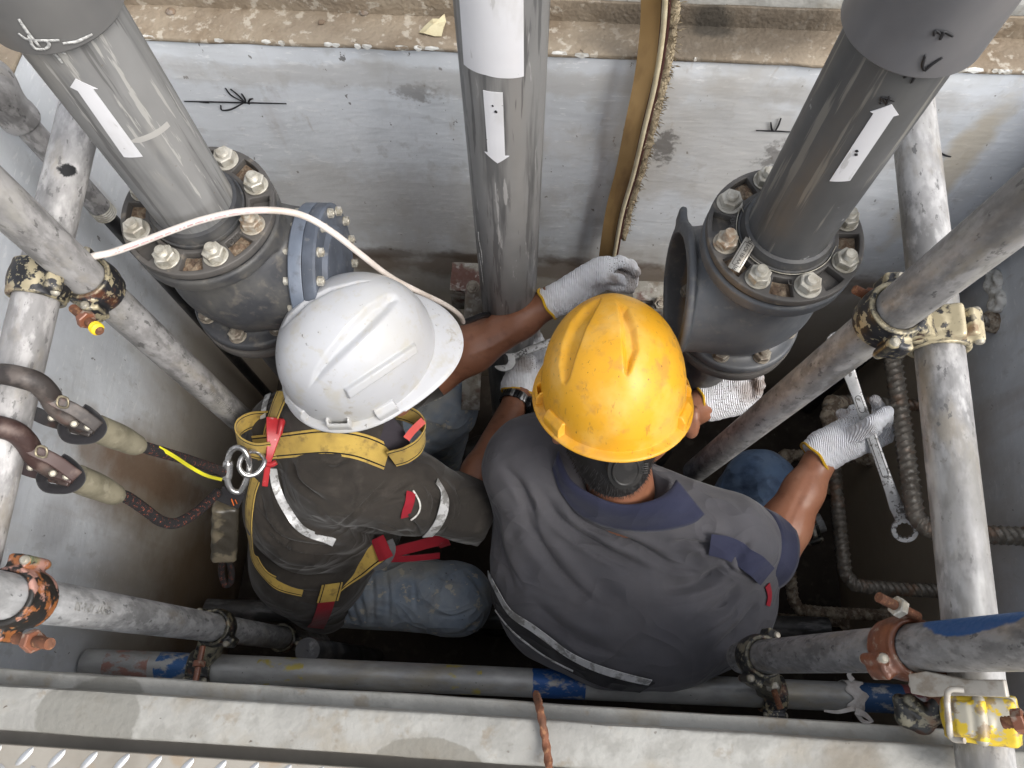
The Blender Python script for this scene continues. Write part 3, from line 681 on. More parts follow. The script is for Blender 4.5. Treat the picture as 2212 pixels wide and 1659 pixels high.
# hand drawn marks on the far wall
def strokes(name, lines, hitf, width, mat, parent, nrm=None, off=.0011):
    parts = []
    for ln in lines:
        P = [hitf(a, b) for a, b in ln]
        P = crom(P, 5) if len(P) > 2 else [P[0].lerp(P[1], i/6) for i in range(7)]
        N = [nrm(p) for p in P]
        P = [p+nn*off for p, nn in zip(P, N)]
        wd = [width*(.75+.45*math.sin(math.pi*(i+.6)/(len(P)+.2))) for i in range(len(P))]
        V, Fc, _ = ribbon_geo(P, N, wd, .0006, 2); parts.append((V, Fc))
    V, Fc = join_geo(parts)
    return obj(name, mesh(name, V, Fc), mat, parent)
wall_far = bpy.data.objects['pit_wall_far']; hw = lambda a, b: PY(a, b, YF-.002)
nwall = lambda p: Vector((0, -1, 0))
strokes('marker_drawing', [[(398, 218), (450, 219), (530, 221), (619, 223)], [(430, 219), (452, 221)], [(487, 189), (500, 205), (525, 219)], [(498, 191), (515, 205), (528, 219)], [(522, 201), (529, 212), (531, 220)], [(547, 212), (540, 214), (536, 222)],
    [(477, 226), (480, 237), (500, 235), (525, 222)], [(515, 214), (540, 224)]], hw, .0027, M['ink'], wall_far, nwall)
strokes('marker_drawing', [[(1633, 281), (1670, 282), (1711, 284)], [(1665, 263), (1667, 278), (1672, 283)], [(1687, 254), (1681, 270), (1674, 283)]], hw, .0026, M['ink'], wall_far, nwall)
strokes('marker_drawing', [[(2024, 311), (2030, 318)], [(2028, 326), (2040, 334), (2054, 338)]], hw, .003, M['ink'], wall_far, nwall)
# odds and ends on the far ledge
pp = [(-.020, -.010, .001), (-.012, -.014, .004), (.004, -.017, .002), (.016, -.016, .001), (.019, -.002, .006), (.021, .012, .004), (.018, .022, .009), (.012, .016, .005), (.0, .012, .008), (-.012, .002, .003)]
sc = PZ(934, 64, ZR)
V = [(a+sc.x, b+sc.y, c+ZR+.002) for a, b, c in pp]+[(sc.x+.003, sc.y, ZR+.011)]
Fc = [(i, (i+1) % 10, 10) for i in range(10)]
V2 = [(a, b, c-.0008) for a, b, c in V]; Fc2 = [tuple(j+11 for j in reversed(f)) for f in Fc]
Fc3 = [(i, i+11, (i+1) % 10+11, (i+1) % 10) for i in range(10)]
tag(obj('paper_scrap', mesh('paper_scrap', V+V2, Fc+Fc2+Fc3, False), M['paper']), 'crumpled scrap of cream paper on the far ledge', 'paper')
def pebble(px, py, z, r, label):
    bm = bmesh.new(); bmesh.ops.create_icosphere(bm, subdivisions=2, radius=r)
    c = PZ(px, py, z)
    for v in bm.verts: v.co = Vector((v.co.x*random.uniform(.9, 1.25)+c.x, v.co.y*random.uniform(.75, 1.0)+c.y, v.co.z*random.uniform(.5, .7)+z+r*.4))
    me = bpy.data.meshes.new('pebble'); bm.to_mesh(me); bm.free()
    tag(obj('pebble', me, M['stone']), label, 'stone', 'pebbles lying on the far ledge')
pebble(370, 28, ZR, .008, 'brown pebble on the far ledge beside the left pipe coupling')
pebble(695, 50, ZR, .0055, 'grey brown pebble on the far ledge between left coupling and centre pipe')
pebble(786, 30, ZR, .0065, 'pebble on the far ledge nearest to the cream paper scrap')
# ---------------------------------------------------------------- bolts, flanges, valves, PVC pipes
def hex_geo(af, h, z0):
    r = af/math.sqrt(3); V = []; Fc = []
    rings = [(r*.9, z0), (r, z0+h*.1), (r, z0+h*.9), (r*.88, z0+h)]
    for rr, z in rings:
        for k in range(6): V.append((rr*math.cos(k*math.pi/3), rr*math.sin(k*math.pi/3), z))
    for i in range(3):
        for k in range(6): Fc.append((i*6+k, i*6+(k+1) % 6, i*6+6+(k+1) % 6, i*6+6+k))
    Fc += [tuple(range(5, -1, -1)), tuple(18+k for k in range(6))]
    return V, Fc
def bolt_meshes(tag_, d, af, hn, proud, wd, mat):
    n = mesh('nut'+tag_, *hex_geo(af, hn, .0025)); sharp(n, 20); n.materials.append(mat)
    wa = lathe('washer'+tag_, [(0, 0), (wd/2-.0006, 0), (wd/2, .0008), (wd/2, .0022), (wd/2-.0006, .0028), (0, .0028)], 28); wa.materials.append(mat)
    prof = [(0, -.004)]; z = hn; r = d/2
    prof.append((r, 0)); k = 0
    while z < hn+proud-.002:
        prof += [(r, z), (r*.9, z+.0008)]; z += .0018
    prof += [(r*.96, hn+proud-.0018), (r*.82, hn+proud), (0, hn+proud)]
    st = lathe('bolt'+tag_, prof, 20, 30); st.materials.append(mat)
    return st, n, wa
BOLT = bolt_meshes('_big', .0165, .026, .013, .012, .034, M['zinc'])
BOLT_B = bolt_meshes('_worn', .0165, .026, .013, .0165, .034, grime('rust_stained_bolt', (.40, .36, .29), .55, .25, [('n', (.22, .13, .07), 50, .50, .66, .75), ('n', (.60, .57, .5), 120, .57, .7, .5)], bump=[(300, .15, .0008)]))
BOLT_C = bolt_meshes('_short', .0165, .026, .013, .0085, .036, grime('dusty_bolt', (.44, .42, .37), .6, .2, [('n', (.25, .22, .17), 40, .50, .68, .7)], bump=[(300, .15, .0008)]))
BOLT_OLD = bolt_meshes('_old', .0145, .023, .011, .007, .029, grime('tarnished_bolt', (.30, .27, .22), .55, .3, [('n', (.13, .10, .075), 80, .48, .66, .8)], bump=[(300, .2, .0008)]))
BOLT_S = bolt_meshes('_small', .0075, .0125, .006, .004, .015, M['zinc'])
def put_bolt(parent, Mx, kit, rot=None):
    R = Matrix.Rotation(random.uniform(0, 6) if rot is None else rot, 4, 'Z')
    b = obj('bolt', kit[0], None, parent, Mx @ R); obj('nut', kit[1], None, b, Mx @ R); obj('washer', kit[2], None, b, Mx)
    return b
def slotted_ring(name, ro, ri, th, nb, rb, phase):
    """backing flange ring with real slots between the bolts: built on a polar grid"""
    na = nb*24; rr = [ri, ri+.004, rb-.0135, rb+.0135, ro-.003, ro]
    V, Fc = [], []
    def slot(i, j):
        if j != 2: return False
        k = i % 24
        return 7 <= k <= 16
    for i in range(na):
        a = phase+2*math.pi*i/na
        for r in rr: V.append((r*math.cos(a), r*math.sin(a), th))
        for r in rr: V.append((r*math.cos(a), r*math.sin(a), 0))
    m = len(rr)
    for i in range(na):
        A = i*2*m; B = ((i+1) % na)*2*m
        for j in range(m-1):
            if slot(i, j):
                Fc.append((A+m+j, A+m+j+1, B+m+j+1, B+m+j))      # recessed bottom
                Fc.append((A+j, B+j, B+m+j, A+m+j)); Fc.append((A+j+1, A+m+j+1, B+m+j+1, B+j+1))
                if not slot(i-1, j): Fc.append((A+j, A+m+j, A+m+j+1, A+j+1))
                if not slot(i+1, j): Fc.append((B+j, B+j+1, B+m+j+1, B+m+j))
            else:
                Fc.append((A+j, A+j+1, B+j+1, B+j)); Fc.append((A+m+j, B+m+j, B+m+j+1, A+m+j+1))
        Fc.append((A+m-1, A+2*m-1, B+2*m-1, B+m-1)); Fc.append((A, B, B+m, A+m))
    me = mesh(name, V, Fc)
    bm = bmesh.new(); bm.from_mesh(me); bmesh.ops.recalc_face_normals(bm, faces=bm.faces); bm.to_mesh(me); bm.free()
    return bevel_mesh(me, .0012, 2, 50)
PVC_R = .055; FR = .106; RB = .0855
def solve_axis(px, py, z): p = PZ(px, py, z); return p.x, p.y
ZFL = 1.385
LX, LY = solve_axis(427, 450, ZFL); RX, RY = solve_axis(1697, 502, ZFL)
def pvc_pipe(name, x, y, z0, z1, mat, label, zc=None, cmat=None):
    t = thing(name, label, 'pipe', (x, y, z0))
    obj('pipe_wall', pipe_mesh('pipe_wall', z1-z0, PVC_R, PVC_R-.004), mat, t, Matrix.Translation((x, y, z0)))
    if zc:
        me = lathe('coupling', [(PVC_R+.0006, 0), (PVC_R*1.17, 0), (PVC_R*1.2, .002), (PVC_R*1.2, .30), (PVC_R+.0006, .30)], 64)
        obj('coupling', me, cmat, t, Matrix.Translation((x, y, zc)))
    return t
zc_l = z_on_vertical(LX, LY, 8); zc_r = z_on_vertical(RX, RY, 52)
pipe_l = pvc_pipe('pvc_pipe', LX, LY, ZFL-.03, 2.02, M['pvc_left'], 'dusty light grey plastic pipe on the left with white arrow pointing up', zc_l, M['pvc_coupling'])
pipe_r = pvc_pipe('pvc_pipe', RX, RY, ZFL-.03, 2.02, M['pvc_dark'], 'dark grey plastic pipe on the right with white arrow and marker sevens', zc_r, M['pvc_coupling2'])
_c = PD(1084, 20, .845); MX, MY = _c.x, _c.y
pipe_m = pvc_pipe('pvc_pipe', MX, MY, .0, 2.05, M['pvc_mid'], 'scuffed grey plastic pipe in the centre with white label and down arrow')
def cyl_patch(name, poly, cx, cy, r, mat, parent, off=.0007):
    """sticker wrapped on a vertical pipe; outline given by sight lines, stored as (arc, height)"""
    q = []
    for a, b in poly:
        p = hit_cyl(a, b, cx, cy, r); q.append((math.atan2(p.y-cy, p.x-cx), p.z))
    am = q[0][0]; q = [((a-am+math.pi) % (2*math.pi)-math.pi+am, z) for a, z in q]
    bm = bmesh.new(); f = bm.faces.new([bm.verts.new((a*r, z, 0)) for a, z in q])
    lo = min(a for a, z in q)*r; hi = max(a for a, z in q)*r; s = lo+.003
    while s < hi:
        bmesh.ops.bisect_plane(bm, geom=bm.verts[:]+bm.edges[:]+bm.faces[:], plane_co=(s, 0, 0), plane_no=(1, 0, 0)); s += .003
    ret = bmesh.ops.extrude_face_region(bm, geom=bm.faces[:])
    for v in ret['geom']:
        if isinstance(v, bmesh.types.BMVert): v.co.z = off
    for v in bm.verts:
        rr = r+.0002+v.co.z; a = v.co.x/r; v.co = Vector((cx+rr*math.cos(a), cy+rr*math.sin(a), v.co.y))
    bmesh.ops.recalc_face_normals(bm, faces=bm.faces)
    me = bpy.data.meshes.new(name); bm.to_mesh(me); bm.free(); sharp(me, 40)
    return obj(name, me, mat, parent)
cyl_patch('arrow_sticker', [(152, 187), (163, 169), (211, 191), (201, 191), (308, 337), (268, 338), (168, 195)], LX, LY, PVC_R, M['sticker'], pipe_l)
cyl_patch('arrow_sticker', [(1880, 240), (1926, 224), (1941, 247), (1930, 250), (1836, 389), (1792, 390), (1887, 244)], RX, RY, PVC_R, M['sticker'], pipe_r)
cyl_patch('label_sticker', [(991, -40), (1130, -40), (1131, 164), (1090, 168), (1050, 161), (1003, 138)], MX, MY, PVC_R, M['sticker'], pipe_m)
cyl_patch('arrow_sticker', [(1044, 194), (1065, 198), (1086, 199), (1091, 336), (1100, 336), (1075, 352), (1047, 327), (1054, 328)], MX, MY, PVC_R, M['sticker'], pipe_m)
cyl_patch('tape_remnant', [(276, 306), (300, 308), (345, 290), (367, 272), (360, 262), (330, 284), (292, 298)], LX, LY, PVC_R, grime('dusty_tape', (.36, .35, .33), .5), pipe_l, .0004)
def on(cx, cy, r): return (lambda a, b: hit_cyl(a, b, cx, cy, r)), (lambda p: Vector((p.x-cx, p.y-cy, 0)).normalized())
f_, n_ = on(RX, RY, PVC_R)
strokes('marker_seven', [[(1902, 216), (1906, 209), (1914, 222)], [(1901, 223), (1904, 219)], [(1906, 209), (1918, 212), (1932, 217)], [(1914, 225), (1922, 206)]], f_, .0019, M['ink'], pipe_r, n_)
strokes('marker_tick', [[(1952, 167), (1964, 158)], [(1968, 178), (1980, 156)]], f_, .0019, M['ink'], pipe_r, n_)
strokes('marker_dot', [[(1848, 325), (1854, 323)], [(1846, 332), (1853, 331)]], f_, .003, M['ink'], pipe_r, n_, .0016)
f_, n_ = on(RX, RY, PVC_R*1.2)
strokes('marker_seven', [[(2017, 76), (2021, 65), (2032, 72)], [(2021, 65), (2042, 68), (2058, 77)], [(2030, 84), (2040, 66)]], f_, .0021, M['ink'], pipe_r, n_)
strokes('marker_arrow', [[(1999, 117), (1993, 138), (1996, 151)], [(2036, 122), (2012, 138), (1997, 152)]], f_, .0022, M['ink'], pipe_r, n_)
f_, n_ = on(LX, LY, PVC_R*1.2)
strokes('chalk_mark', [[(41, 39), (60, 68), (87, 100)], [(40, 70), (62, 84), (100, 86), (128, 85)], [(62, 75), (75, 102), (98, 104)], [(135, 92), (165, 88), (198, 73)], [(101, 84), (106, 96), (98, 104)]], f_, .0026, M['chalk'], pipe_l, n_)
f_, n_ = on(LX, LY, PVC_R)
strokes('chalk_mark', [[(112, 110), (125, 122), (135, 135)], [(128, 106), (142, 116)]], f_, .0024, M['chalk'], pipe_l, n_)
f_, n_ = on(MX, MY, PVC_R)
strokes('chalk_mark', [[(1034, 500), (1036, 520), (1041, 545), (1043, 570)], [(1036, 545), (1041, 580), (1045, 615)]], f_, .0015, M['chalk'], pipe_m, n_)
strokes('sticker_fleck', [[(1070, 241), (1072, 237)], [(1073, 242), (1072, 238)], [(1064, 228), (1066, 226)]], f_, .0022, M['ink'], pipe_m, n_, .0015)
def valve(x, y, side, label, cover):
    t = thing('check_valve', label, 'valve', (x, y, .9))
    zt = ZFL; zb = 1.128
    ph = {-1: math.radians(29), 1: math.radians(15)}[-1 if cover else 1]
    T = lambda z: Matrix.Translation((x, y, z))
    obj('flange_ring', slotted_ring('flange_ring', FR, .066, .013, 8, RB, ph), M['flange'], t, T(zt-.013))
    hub = lathe('pipe_hub', [(PVC_R+.0003, -.02), (.0655, -.02), (.0655, .004), (.063, .0045), (.0625, .009), (PVC_R+.0065, .011), (PVC_R+.005, .018), (PVC_R+.0003, .02)], 56)
    obj('pipe_hub', hub, M['iron'], t, T(zt))
    obj('gasket', lathe('gasket', [(0, -.006), (FR-.003, -.006), (FR-.003, 0), (0, 0)], 56), M['black_cable'], t, T(zt-.0135))
    cx, cy, cz = x, y, zt-.02
    bx = side
    mz = 1.235 if cover else 1.222
    mouth = (x+side*(.132 if cover else .118), y-.006, mz)
    def f(p):
        d = cyl(p, (cx, cy, zt-.046), (cx, cy, zt-.021), FR+.001, .003)
        neck = cyl(p, (cx, cy, zb), (cx, cy, zt-.03), .070, .01, .080)
        bulge = ell(p, (cx+side*.02, cy, mz), (.115, .094, .105))
        arm = cyl(p, (cx, cy, mz), mouth, .088, .004, .098)
        d = smin(d, neck, .02); d = smin(d, smin(bulge, arm, .03), .02)
        d = np.minimum(d, cyl(p, (cx, cy, zb-.002), (cx, cy, zb+.019), FR*.98, .004))
        d = smin(d, smin(neck, bulge, .02), .018)
        if not cover:
            lip = cyl(p, (mouth[0]-side*.012, mouth[1], mz), mouth, .106, .004)
            ear = rbox(p, (mouth[0]-side*.006, mouth[1]+.1, mz+.035), (.006, .02, .02), .004)
            d = np.minimum(d, lip); d = smin(d, ear, .008)
            d = smax(d, -cyl(p, (cx-side*.02, cy, mz), (mouth[0]+side*.05, mouth[1], mz), .086, .003), .004)
        return d
    P, Q = sdf_mesh('body', f, (min(x-.125, mouth[0]-.01), y-.125, zb-.005), (max(x+.125, mouth[0]+.01), y+.125, zt), .0034, 1)
    obj('body', np_mesh('body', P, Q), M['iron_open'] if not cover else M['iron'], t)
    obj('lower_flange', lathe('lower_flange', [(0, 0), (FR*.99, 0), (FR, .002), (FR, .018), (FR*.99, .02), (0, .02)], 56), M['flange'], t, T(zb-.026))
    obj('outlet_pipe', pipe_mesh('outlet_pipe', zb-.027, .06 if cover else .045, .04), M['iron'], t, T(0))
    for k in range(8):
        a = ph+2*math.pi*(k)/8
        put_bolt(t, T(zt) @ Matrix.Translation((RB*math.cos(a), RB*math.sin(a), .0)) @ Matrix.Rotation(random.uniform(-.05, .05), 4, 'X'), (BOLT, BOLT_B, BOLT, BOLT_C, BOLT_B, BOLT, BOLT_C, BOLT)[(k+(2 if cover else 0)) % 8])
        put_bolt(t, T(zb+.0195) @ Matrix.Translation((RB*1.0*math.cos(a+.15), RB*1.0*math.sin(a+.15), .0)), BOLT_OLD)
    # dirt lying in the slots
    for k in range(8):
        a = ph+2*math.pi*(k+.5-.02)/8
        if (k*5+int(cover)) % 3 == 0: continue
        V, Fc = [], []
        for i in range(9):
            aa = a+(i-4)*.045
            for j in range(5):
                r = RB-.012+.006*j; z = -.0115+.0045*math.sin(i*1.9+j*2.3+k)*math.sin(math.pi*i/8)*math.sin(math.pi*j/4)+.004*math.sin(math.pi*i/8)*math.sin(math.pi*j/4)
                V.append((x+r*math.cos(aa), y+r*math.sin(aa), zt+z))
        for i in range(8):
            for j in range(4): Fc.append((i*5+j, i*5+j+1, i*5+6+j, i*5+5+j))
        me = mesh('dirt', V, Fc); obj('dirt', me, M['debris'], t)
    return t, mouth
M['iron_open'] = grime('grey_cast_iron', (.075, .08, .088), .48, 0, [('n', (.12, .12, .12), 14, .48, .7, .7), ('n', (.17, .16, .14), 60, .62, .75, .4),
    ('p', (.36, .22, .09), (RX-.05, RY-.006, 1.222), (.115, .0945, .0945), 1.0, 30, .06)], bump=[(90, .14, .002)], vscale=12)
valve_l, ml = valve(LX, LY, 1, 'dark cast iron valve at left with bolted blue grey side cover', True)
valve_r, mr = valve(RX, RY, -1, 'dark cast iron valve at right with its side opening uncovered', False)
# bonnet of the left valve: two blue-grey discs facing right
Mb = align(ml, (1, .02, .04))
obj('bonnet_flange', lathe('bonnet_flange', [(0, 0), (.103, 0), (.105, .002), (.105, .019), (.104, .0205), (0, .0205)], 64), M['blue_iron'], valve_l, Mb @ Matrix.Translation((0, 0, -.012)))
obj('bonnet_cover', lathe('bonnet_cover', [(0, 0), (.104, 0), (.105, .0015), (.105, .016), (.102, .019), (.072, .0195), (.066, .026), (0, .030)], 64), grime('blue_grey_cover', (.075, .085, .105), .45, 0, [('n', (.13, .15, .19), 15, .5, .7, .6), ('n', (.2, .2, .2), 70, .66, .72, .5)], bump=[(80, .08, .001)]), valve_l, Mb @ Matrix.Translation((0, 0, .0095)))
for k in range(14):
    a = 2*math.pi*k/14
    put_bolt(valve_l, Mb @ Matrix.Translation((.093*math.cos(a), .093*math.sin(a), .0285)), BOLT_S)
    put_bolt(valve_l, Mb @ Matrix.Translation((.093*math.cos(a), .093*math.sin(a), -.0125)) @ Matrix.Rotation(math.pi, 4, 'X'), BOLT_S)
# metal tag wired to the right valve
tt = thing('metal_tag', 'small stamped metal tag wired to the right valve flange', 'tag', PZ(1605, 551, ZFL))
A_, B_ = PD(1641, 518, 1.02), PD(1573, 584, 1.00)
A_ = PZ(1623, 517, ZFL+.018); B_ = PZ(1584, 583, ZFL+.010)
ax_ = (A_-B_).normalized(); up_ = Vector((-.15, -.25, 1)); sd_ = up_.cross(ax_).normalized(); up_ = ax_.cross(sd_)
Lt = (A_-B_).length
Mt = mat4(ax_, sd_, up_, (A_+B_)/2)
obj('plate', bevel_mesh(mesh('plate', *box_geo((0, 0, 0), (Lt, .0165, .0008))), .0003, 1), grime('dull_tag_metal', (.40, .38, .34), .4, .6, [('n', (.22, .19, .15), 60, .5, .7, .6)]), tt, Mt)
tm = text_mesh('stamped_text', '30 6OI 10 AA-36', .0072, .0001)
obj('stamped_text', tm, M['wrench_dark'], tt, Mt @ Matrix.Translation((0, 0, .0006)) @ Matrix.Rotation(math.pi, 4, 'Z'))
V, Fc = join_geo([box_geo((0, s*.0058, 0), (Lt*.72, .0006, .0003)) for s in (-1, 1)]+[box_geo((s*Lt*.36, 0, 0), (.0006, .0116, .0003)) for s in (-1, 1)])
obj('stamped_border', mesh('stamped_border', V, Fc, False), M['wrench_dark'], tt, Mt @ Matrix.Translation((0, 0, .0006)))
wp = [Vector((RX+.0675*math.cos(a), RY+.0675*math.sin(a), ZFL+.004)) for a in [math.radians(150+i*12) for i in range(18)]]
obj('wire', tube('wire', crom([A_+Vector((-.002, -.002, .001))]+wp[::2], 4), .0007, 8), M['zinc'], tt)
# flange lettering
def flange_text(s, x, y, ang, r, parent, size=.011):
    me = text_mesh('cast_lettering', s, size, .0005)
    obj('cast_lettering', me, M['flange'], parent, Matrix.Translation((x+r*math.cos(ang), y+r*math.sin(ang), ZFL+.0004)) @ Matrix.Rotation(ang-math.pi/2+math.pi, 4, 'Z'))
flange_text('150-6', RX, RY, math.radians(168), .0725, valve_r); flange_text('UPVC', RX, RY, math.radians(-82), .0775, valve_r); flange_text('DN125', LX, LY, math.radians(-33), .0775, valve_l)
# fine wire whiskers
for a, b in (((447, 340), (432, 404)), ):
    pass
# ---------------------------------------------------------------- scaffold tubes
TR = .025
TUBES = {}
def scaffold(key, A, B, mat, label, r=TR, group='galvanised scaffold tubes framing the pit', name='scaffold_tube'):
    A, B = Vector(A), Vector(B)
    Mx = align(A, B-A)
    o = obj(name, pipe_mesh(name, (B-A).length, r, r-.0032 if key != 'st' else .001), mat, None, Mx); tag(o, label, 'tube', group)
    TUBES[key] = (A, B, r, o, Mx); return o
def near_pt(key, px, py):
    A, B = TUBES[key][:2]; best = None
    for i in range(401):
        p = A.lerp(B, i/400); q = proj(p); d = (q[0]-px)**2+(q[1]-py)**2
        if best is None or d < best[0]: best = (d, p)
    return best[1]
_p = PD(112, 533, .872); x1, y1 = _p.x, _p.y
_p = PD(300, 1331, 1.09); x2, y2 = _p.x, _p.y
scaffold('p1', (x1, y1, .02), (x1, y1, 1.95), M['galv_brown'], 'upright scaffold pole at far left with stamped lettering, beside the harnessed worker')
A, B = PD(190, 175, .985), PD(-85, 1330, .815)
Mx = align(A, B-A)
def lp(Mx, p): q = Mx.inverted() @ Vector(p); return (q.x, q.y, q.z)
_bl1, _bl2 = lp(Mx, PD(152, 347, .905)), lp(Mx, PD(130, 480, .885))
m_lt = galv('galvanised_steel_black_daubs', .40, .03, [('p', (.012, .012, .013), _bl1, (.034, .034, .026), 1.0, 50, .6), ('p', (.012, .012, .013), _bl2, (.032, .034, .03), 1.0, 50, .6)])
scaffold('lt', A, B, m_lt, 'pale horizontal scaffold tube at the left edge with black paint daubs', .026)
scaffold('p2', (x2, y2, .02), (x2, y2, 1.9), M['galv'], 'upright scaffold pole at near left, passing beside the bottom tube')
scaffold('p3', PD(1500, 1019, 1.6), PD(2300, 378, .575), M['galv_brown'], 'slanting upright scaffold pole at far right, passing over the wrench')
A, B = PD(1600, 1421, 1.24), PD(2330, 1379, .60)
Mx = align(A, B-A)
_b1 = lp(Mx, PD(2120, 1352, .70))
m_p4 = galv('galvanised_steel_blue_patch', .20, .02, [('p', (.012, .075, .22), _b1, (.022, .022, .085), 1.0, 30, .35), ('s', (.6, .6, .58), lp(Mx, PD(2115, 1387, .70)), (.006, .006, .008), .9, 60, .5)])
scaffold('p4', A, B, m_p4, 'upright scaffold pole at near right with a blue painted patch')
scaffold('rt', PD(1966, 190, .975), PD(2134, 1700, .735), M['galv_light'], 'pale horizontal scaffold tube at the right edge running front to back', .0265)
A, B = PD(184, 1432, 1.41), PD(2012, 1513, 1.41); L_ = (B-A).length
def fr(px): return (px-184)/(2012-184)*L_
m_bt = bandmat('galvanised_steel_blue_bands', .33, [((.03, .10, .26), fr(345), fr(428), .52), ((.30, .16, .13), fr(235), fr(330), .46), ((.02, .085, .27), fr(1150), fr(1262), .58), ((.018, .06, .15), fr(1850), fr(1945), .60), ((.20, .06, .06), fr(1945), fr(2000), .56), ((.40, .33, .08), fr(560), fr(660), .40), ((.40, .33, .08), fr(960), fr(1040), .40)])
scaffold('bt', A, B, m_bt, 'horizontal scaffold tube along the near side with worn blue paint bands', .0263)
scaffold('bk', PD(446, 1316, 1.80), PD(1788, 1356, 1.80), M['black_tube'], 'black painted horizontal tube low down behind the workers')
_s = PD(664, 1405, 1.42)
scaffold('st', (_s.x, _s.y, .02), (_s.x, _s.y, _s.z), M['black_tube'], 'short dark upright tube stub beneath the hanging red strap', .024)
def tube_text(s, key, px, py, size, mat, flip=False):
    A, B, r, o, Mx = TUBES[key]; p = near_pt(key, px, py)
    ax = (B-A).normalized(); 
    # face point toward camera, offset to the requested sight line
    v = (Vector(CAM)-p); v = (v-ax*v.dot(ax)).normalized()
    me = text_mesh('stamped_lettering', s, size, .0002)
    me2 = me
    X = ax if not flip else -ax
    for vt in me2.vertices:
        a = vt.co.y/r
        q = X*vt.co.x
        c = v*(math.cos(a)*(r+.0006)) + X.cross(v)*(-math.sin(a)*(r+.0006))*-1
        vt.co = p+q+c+v*0
    obj('stamped_lettering', me2, mat, o)
TXT = grime('pale_stamp', (.40, .39, .36), .7)
tube_text('TUMGSAWUSTS-KC9', 'p1', 462, 860, .014, TXT, True)
tube_text('CHAL YS-F-20', 'p2', 160, 1312, .014, TXT, False)
# ---------------------------------------------------------------- couplers
def threaded(name, A, B, r, pitch=.0022):
    A, B = Vector(A), Vector(B); n = max(10, int((B-A).length/pitch*2))
    P = [A.lerp(B, i/n) for i in range(n+1)]
    return tube(name, P, [r*(1.0 if i % 2 else .87) for i in range(n+1)], 14)
def coupler(label, a, pa, b, pb, mats, bolts=(), band=.046, plate=None, hinge=True, group='steel scaffold couplers'):
    A0, A1, ra = TUBES[a][:3]; cA = near_pt(a, *pa); uA = (A1-A0).normalized()
    t = thing('scaffold_coupler', label, 'coupler', cA, group)
    rings = [(cA, uA, ra, None)]
    if b:
        B0, B1, rb = TUBES[b][:3]; cB = near_pt(b, *pb); uB = (B1-B0).normalized(); rings.append((cB, uB, rb, None))
    cen = (rings[0][0]+rings[-1][0])/2
    for i, (c, u, r, _) in enumerate(rings):
        other = rings[1-i][0] if b else c+Vector((0, 0, -1))
        e = (other-c); e = (e-u*e.dot(u)); e = e.normalized() if e.length > 1e-4 else frame(u)[0]
        g = u.cross(e).normalized()
        R = (tuple(e), tuple(g), tuple(u)); bw = band
        def f(p, c=c, R=R, r=r, u=u, e=e, g=g):
            q = loc3(p, c, R); rad = np.sqrt(q[0]**2+q[1]**2)
            th = .0036+.0022*np.clip(1-(np.abs(q[2])/(bw*.33))**2, 0, 1)
            ring = smax(np.abs(rad-(r+.0036))-th, np.abs(q[2])-bw/2, .002)
            for s in (1, -1):
                flap = rbox(p, c+g*(s*(r+.012))+e*.004, (.008, .010, bw*.36), .003, R)
                ring = smin(ring, flap, .006)
                knob = cyl(p, c+g*(s*(r+.014))-u*(bw*.42)+e*(.010*s), c+g*(s*(r+.014))+u*(bw*.42)+e*(.010*s), .0065, .002)
                ring = smin(ring, knob, .004)
            return smax(ring, -(rad-r-.0003), .0008)
        rad = r+.034
        P, Q = sdf_mesh('jaw', f, [c[k]-rad for k in range(3)], [c[k]+rad for k in range(3)], .0021, 1)
        obj('jaw', np_mesh('jaw', P, Q), mats[i % len(mats)], t)
        for s in (1, -1):
            p0 = c+g*(s*(r+.014))+e*(.010*s)
            for w_ in (1, -1):
                obj('rivet', lathe('rivet', [(0, .003), (.0035, .0026), (.0052, .0008), (.0056, -.002)], 16), M['zinc'], t, align(p0+u*(w_*bw*.43), u*w_))
    if b:
        d = rings[1][0]-rings[0][0]
        m0 = rings[0][0]+d.normalized()*(ra+.003); m1 = rings[1][0]-d.normalized()*(rings[1][2]+.003)
        x_, y_, z_ = frame(d, rings[0][1])
        V, Fc = box_geo((0, 0, 0), (.036, .036, max(.004, (m1-m0).length)))
        obj('swivel_plate', bevel_mesh(mesh('swivel_plate', V, Fc), .002), mats[0], t, mat4(x_, y_, z_, (m0+m1)/2))
    if plate:
        (px, py), hs_, pm = plate
        c, u, r, _ = rings[1]
        v = Vector(CAM)-c; v = (v-u*v.dot(u)).normalized(); g = u.cross(v)
        def f2(p):
            q = loc3(p, c, (tuple(g), tuple(u), tuple(v)))
            d = rbox(p, c+v*(.007), (hs_[0], hs_[1], r+.007), .005, (tuple(g), tuple(u), tuple(v)))
            rad = np.sqrt(q[0]**2+q[2]**2)
            boss = cyl(p, c+v*(r+.012), c+v*(r+.0165), .011, .002)
            d = smin(d, boss, .003)
            d = smax(d, -(rad-r-.0004), .001)
            return smax(d, -(q[2]+.012), .002)
        rad = max(hs_)+r*.6
        P, Q = sdf_mesh('cover_jaw', f2, [c[k]-.06 for k in range(3)], [c[k]+.06 for k in range(3)], .0021, 1)
        obj('cover_jaw', np_mesh('cover_jaw', P, Q), pm, t)
    for (p0, p1, d0, d1, mt) in bolts:
        A_, B_ = PD(p0[0], p0[1], d0), PD(p1[0], p1[1], d1)
        bt = obj('bolt', threaded('bolt', A_-(B_-A_)*.35, B_, .0056, .0028), mt, t)
        nm = mesh('nut', *hex_geo(.019, .010, 0)); sharp(nm, 20)
        obj('nut', nm, M['zinc'] if 'red' in mt.name or (p0[0]*7) % 3 == 0 else M['rust_red'], bt, align(A_.lerp(B_, .22), B_-A_))
    return t
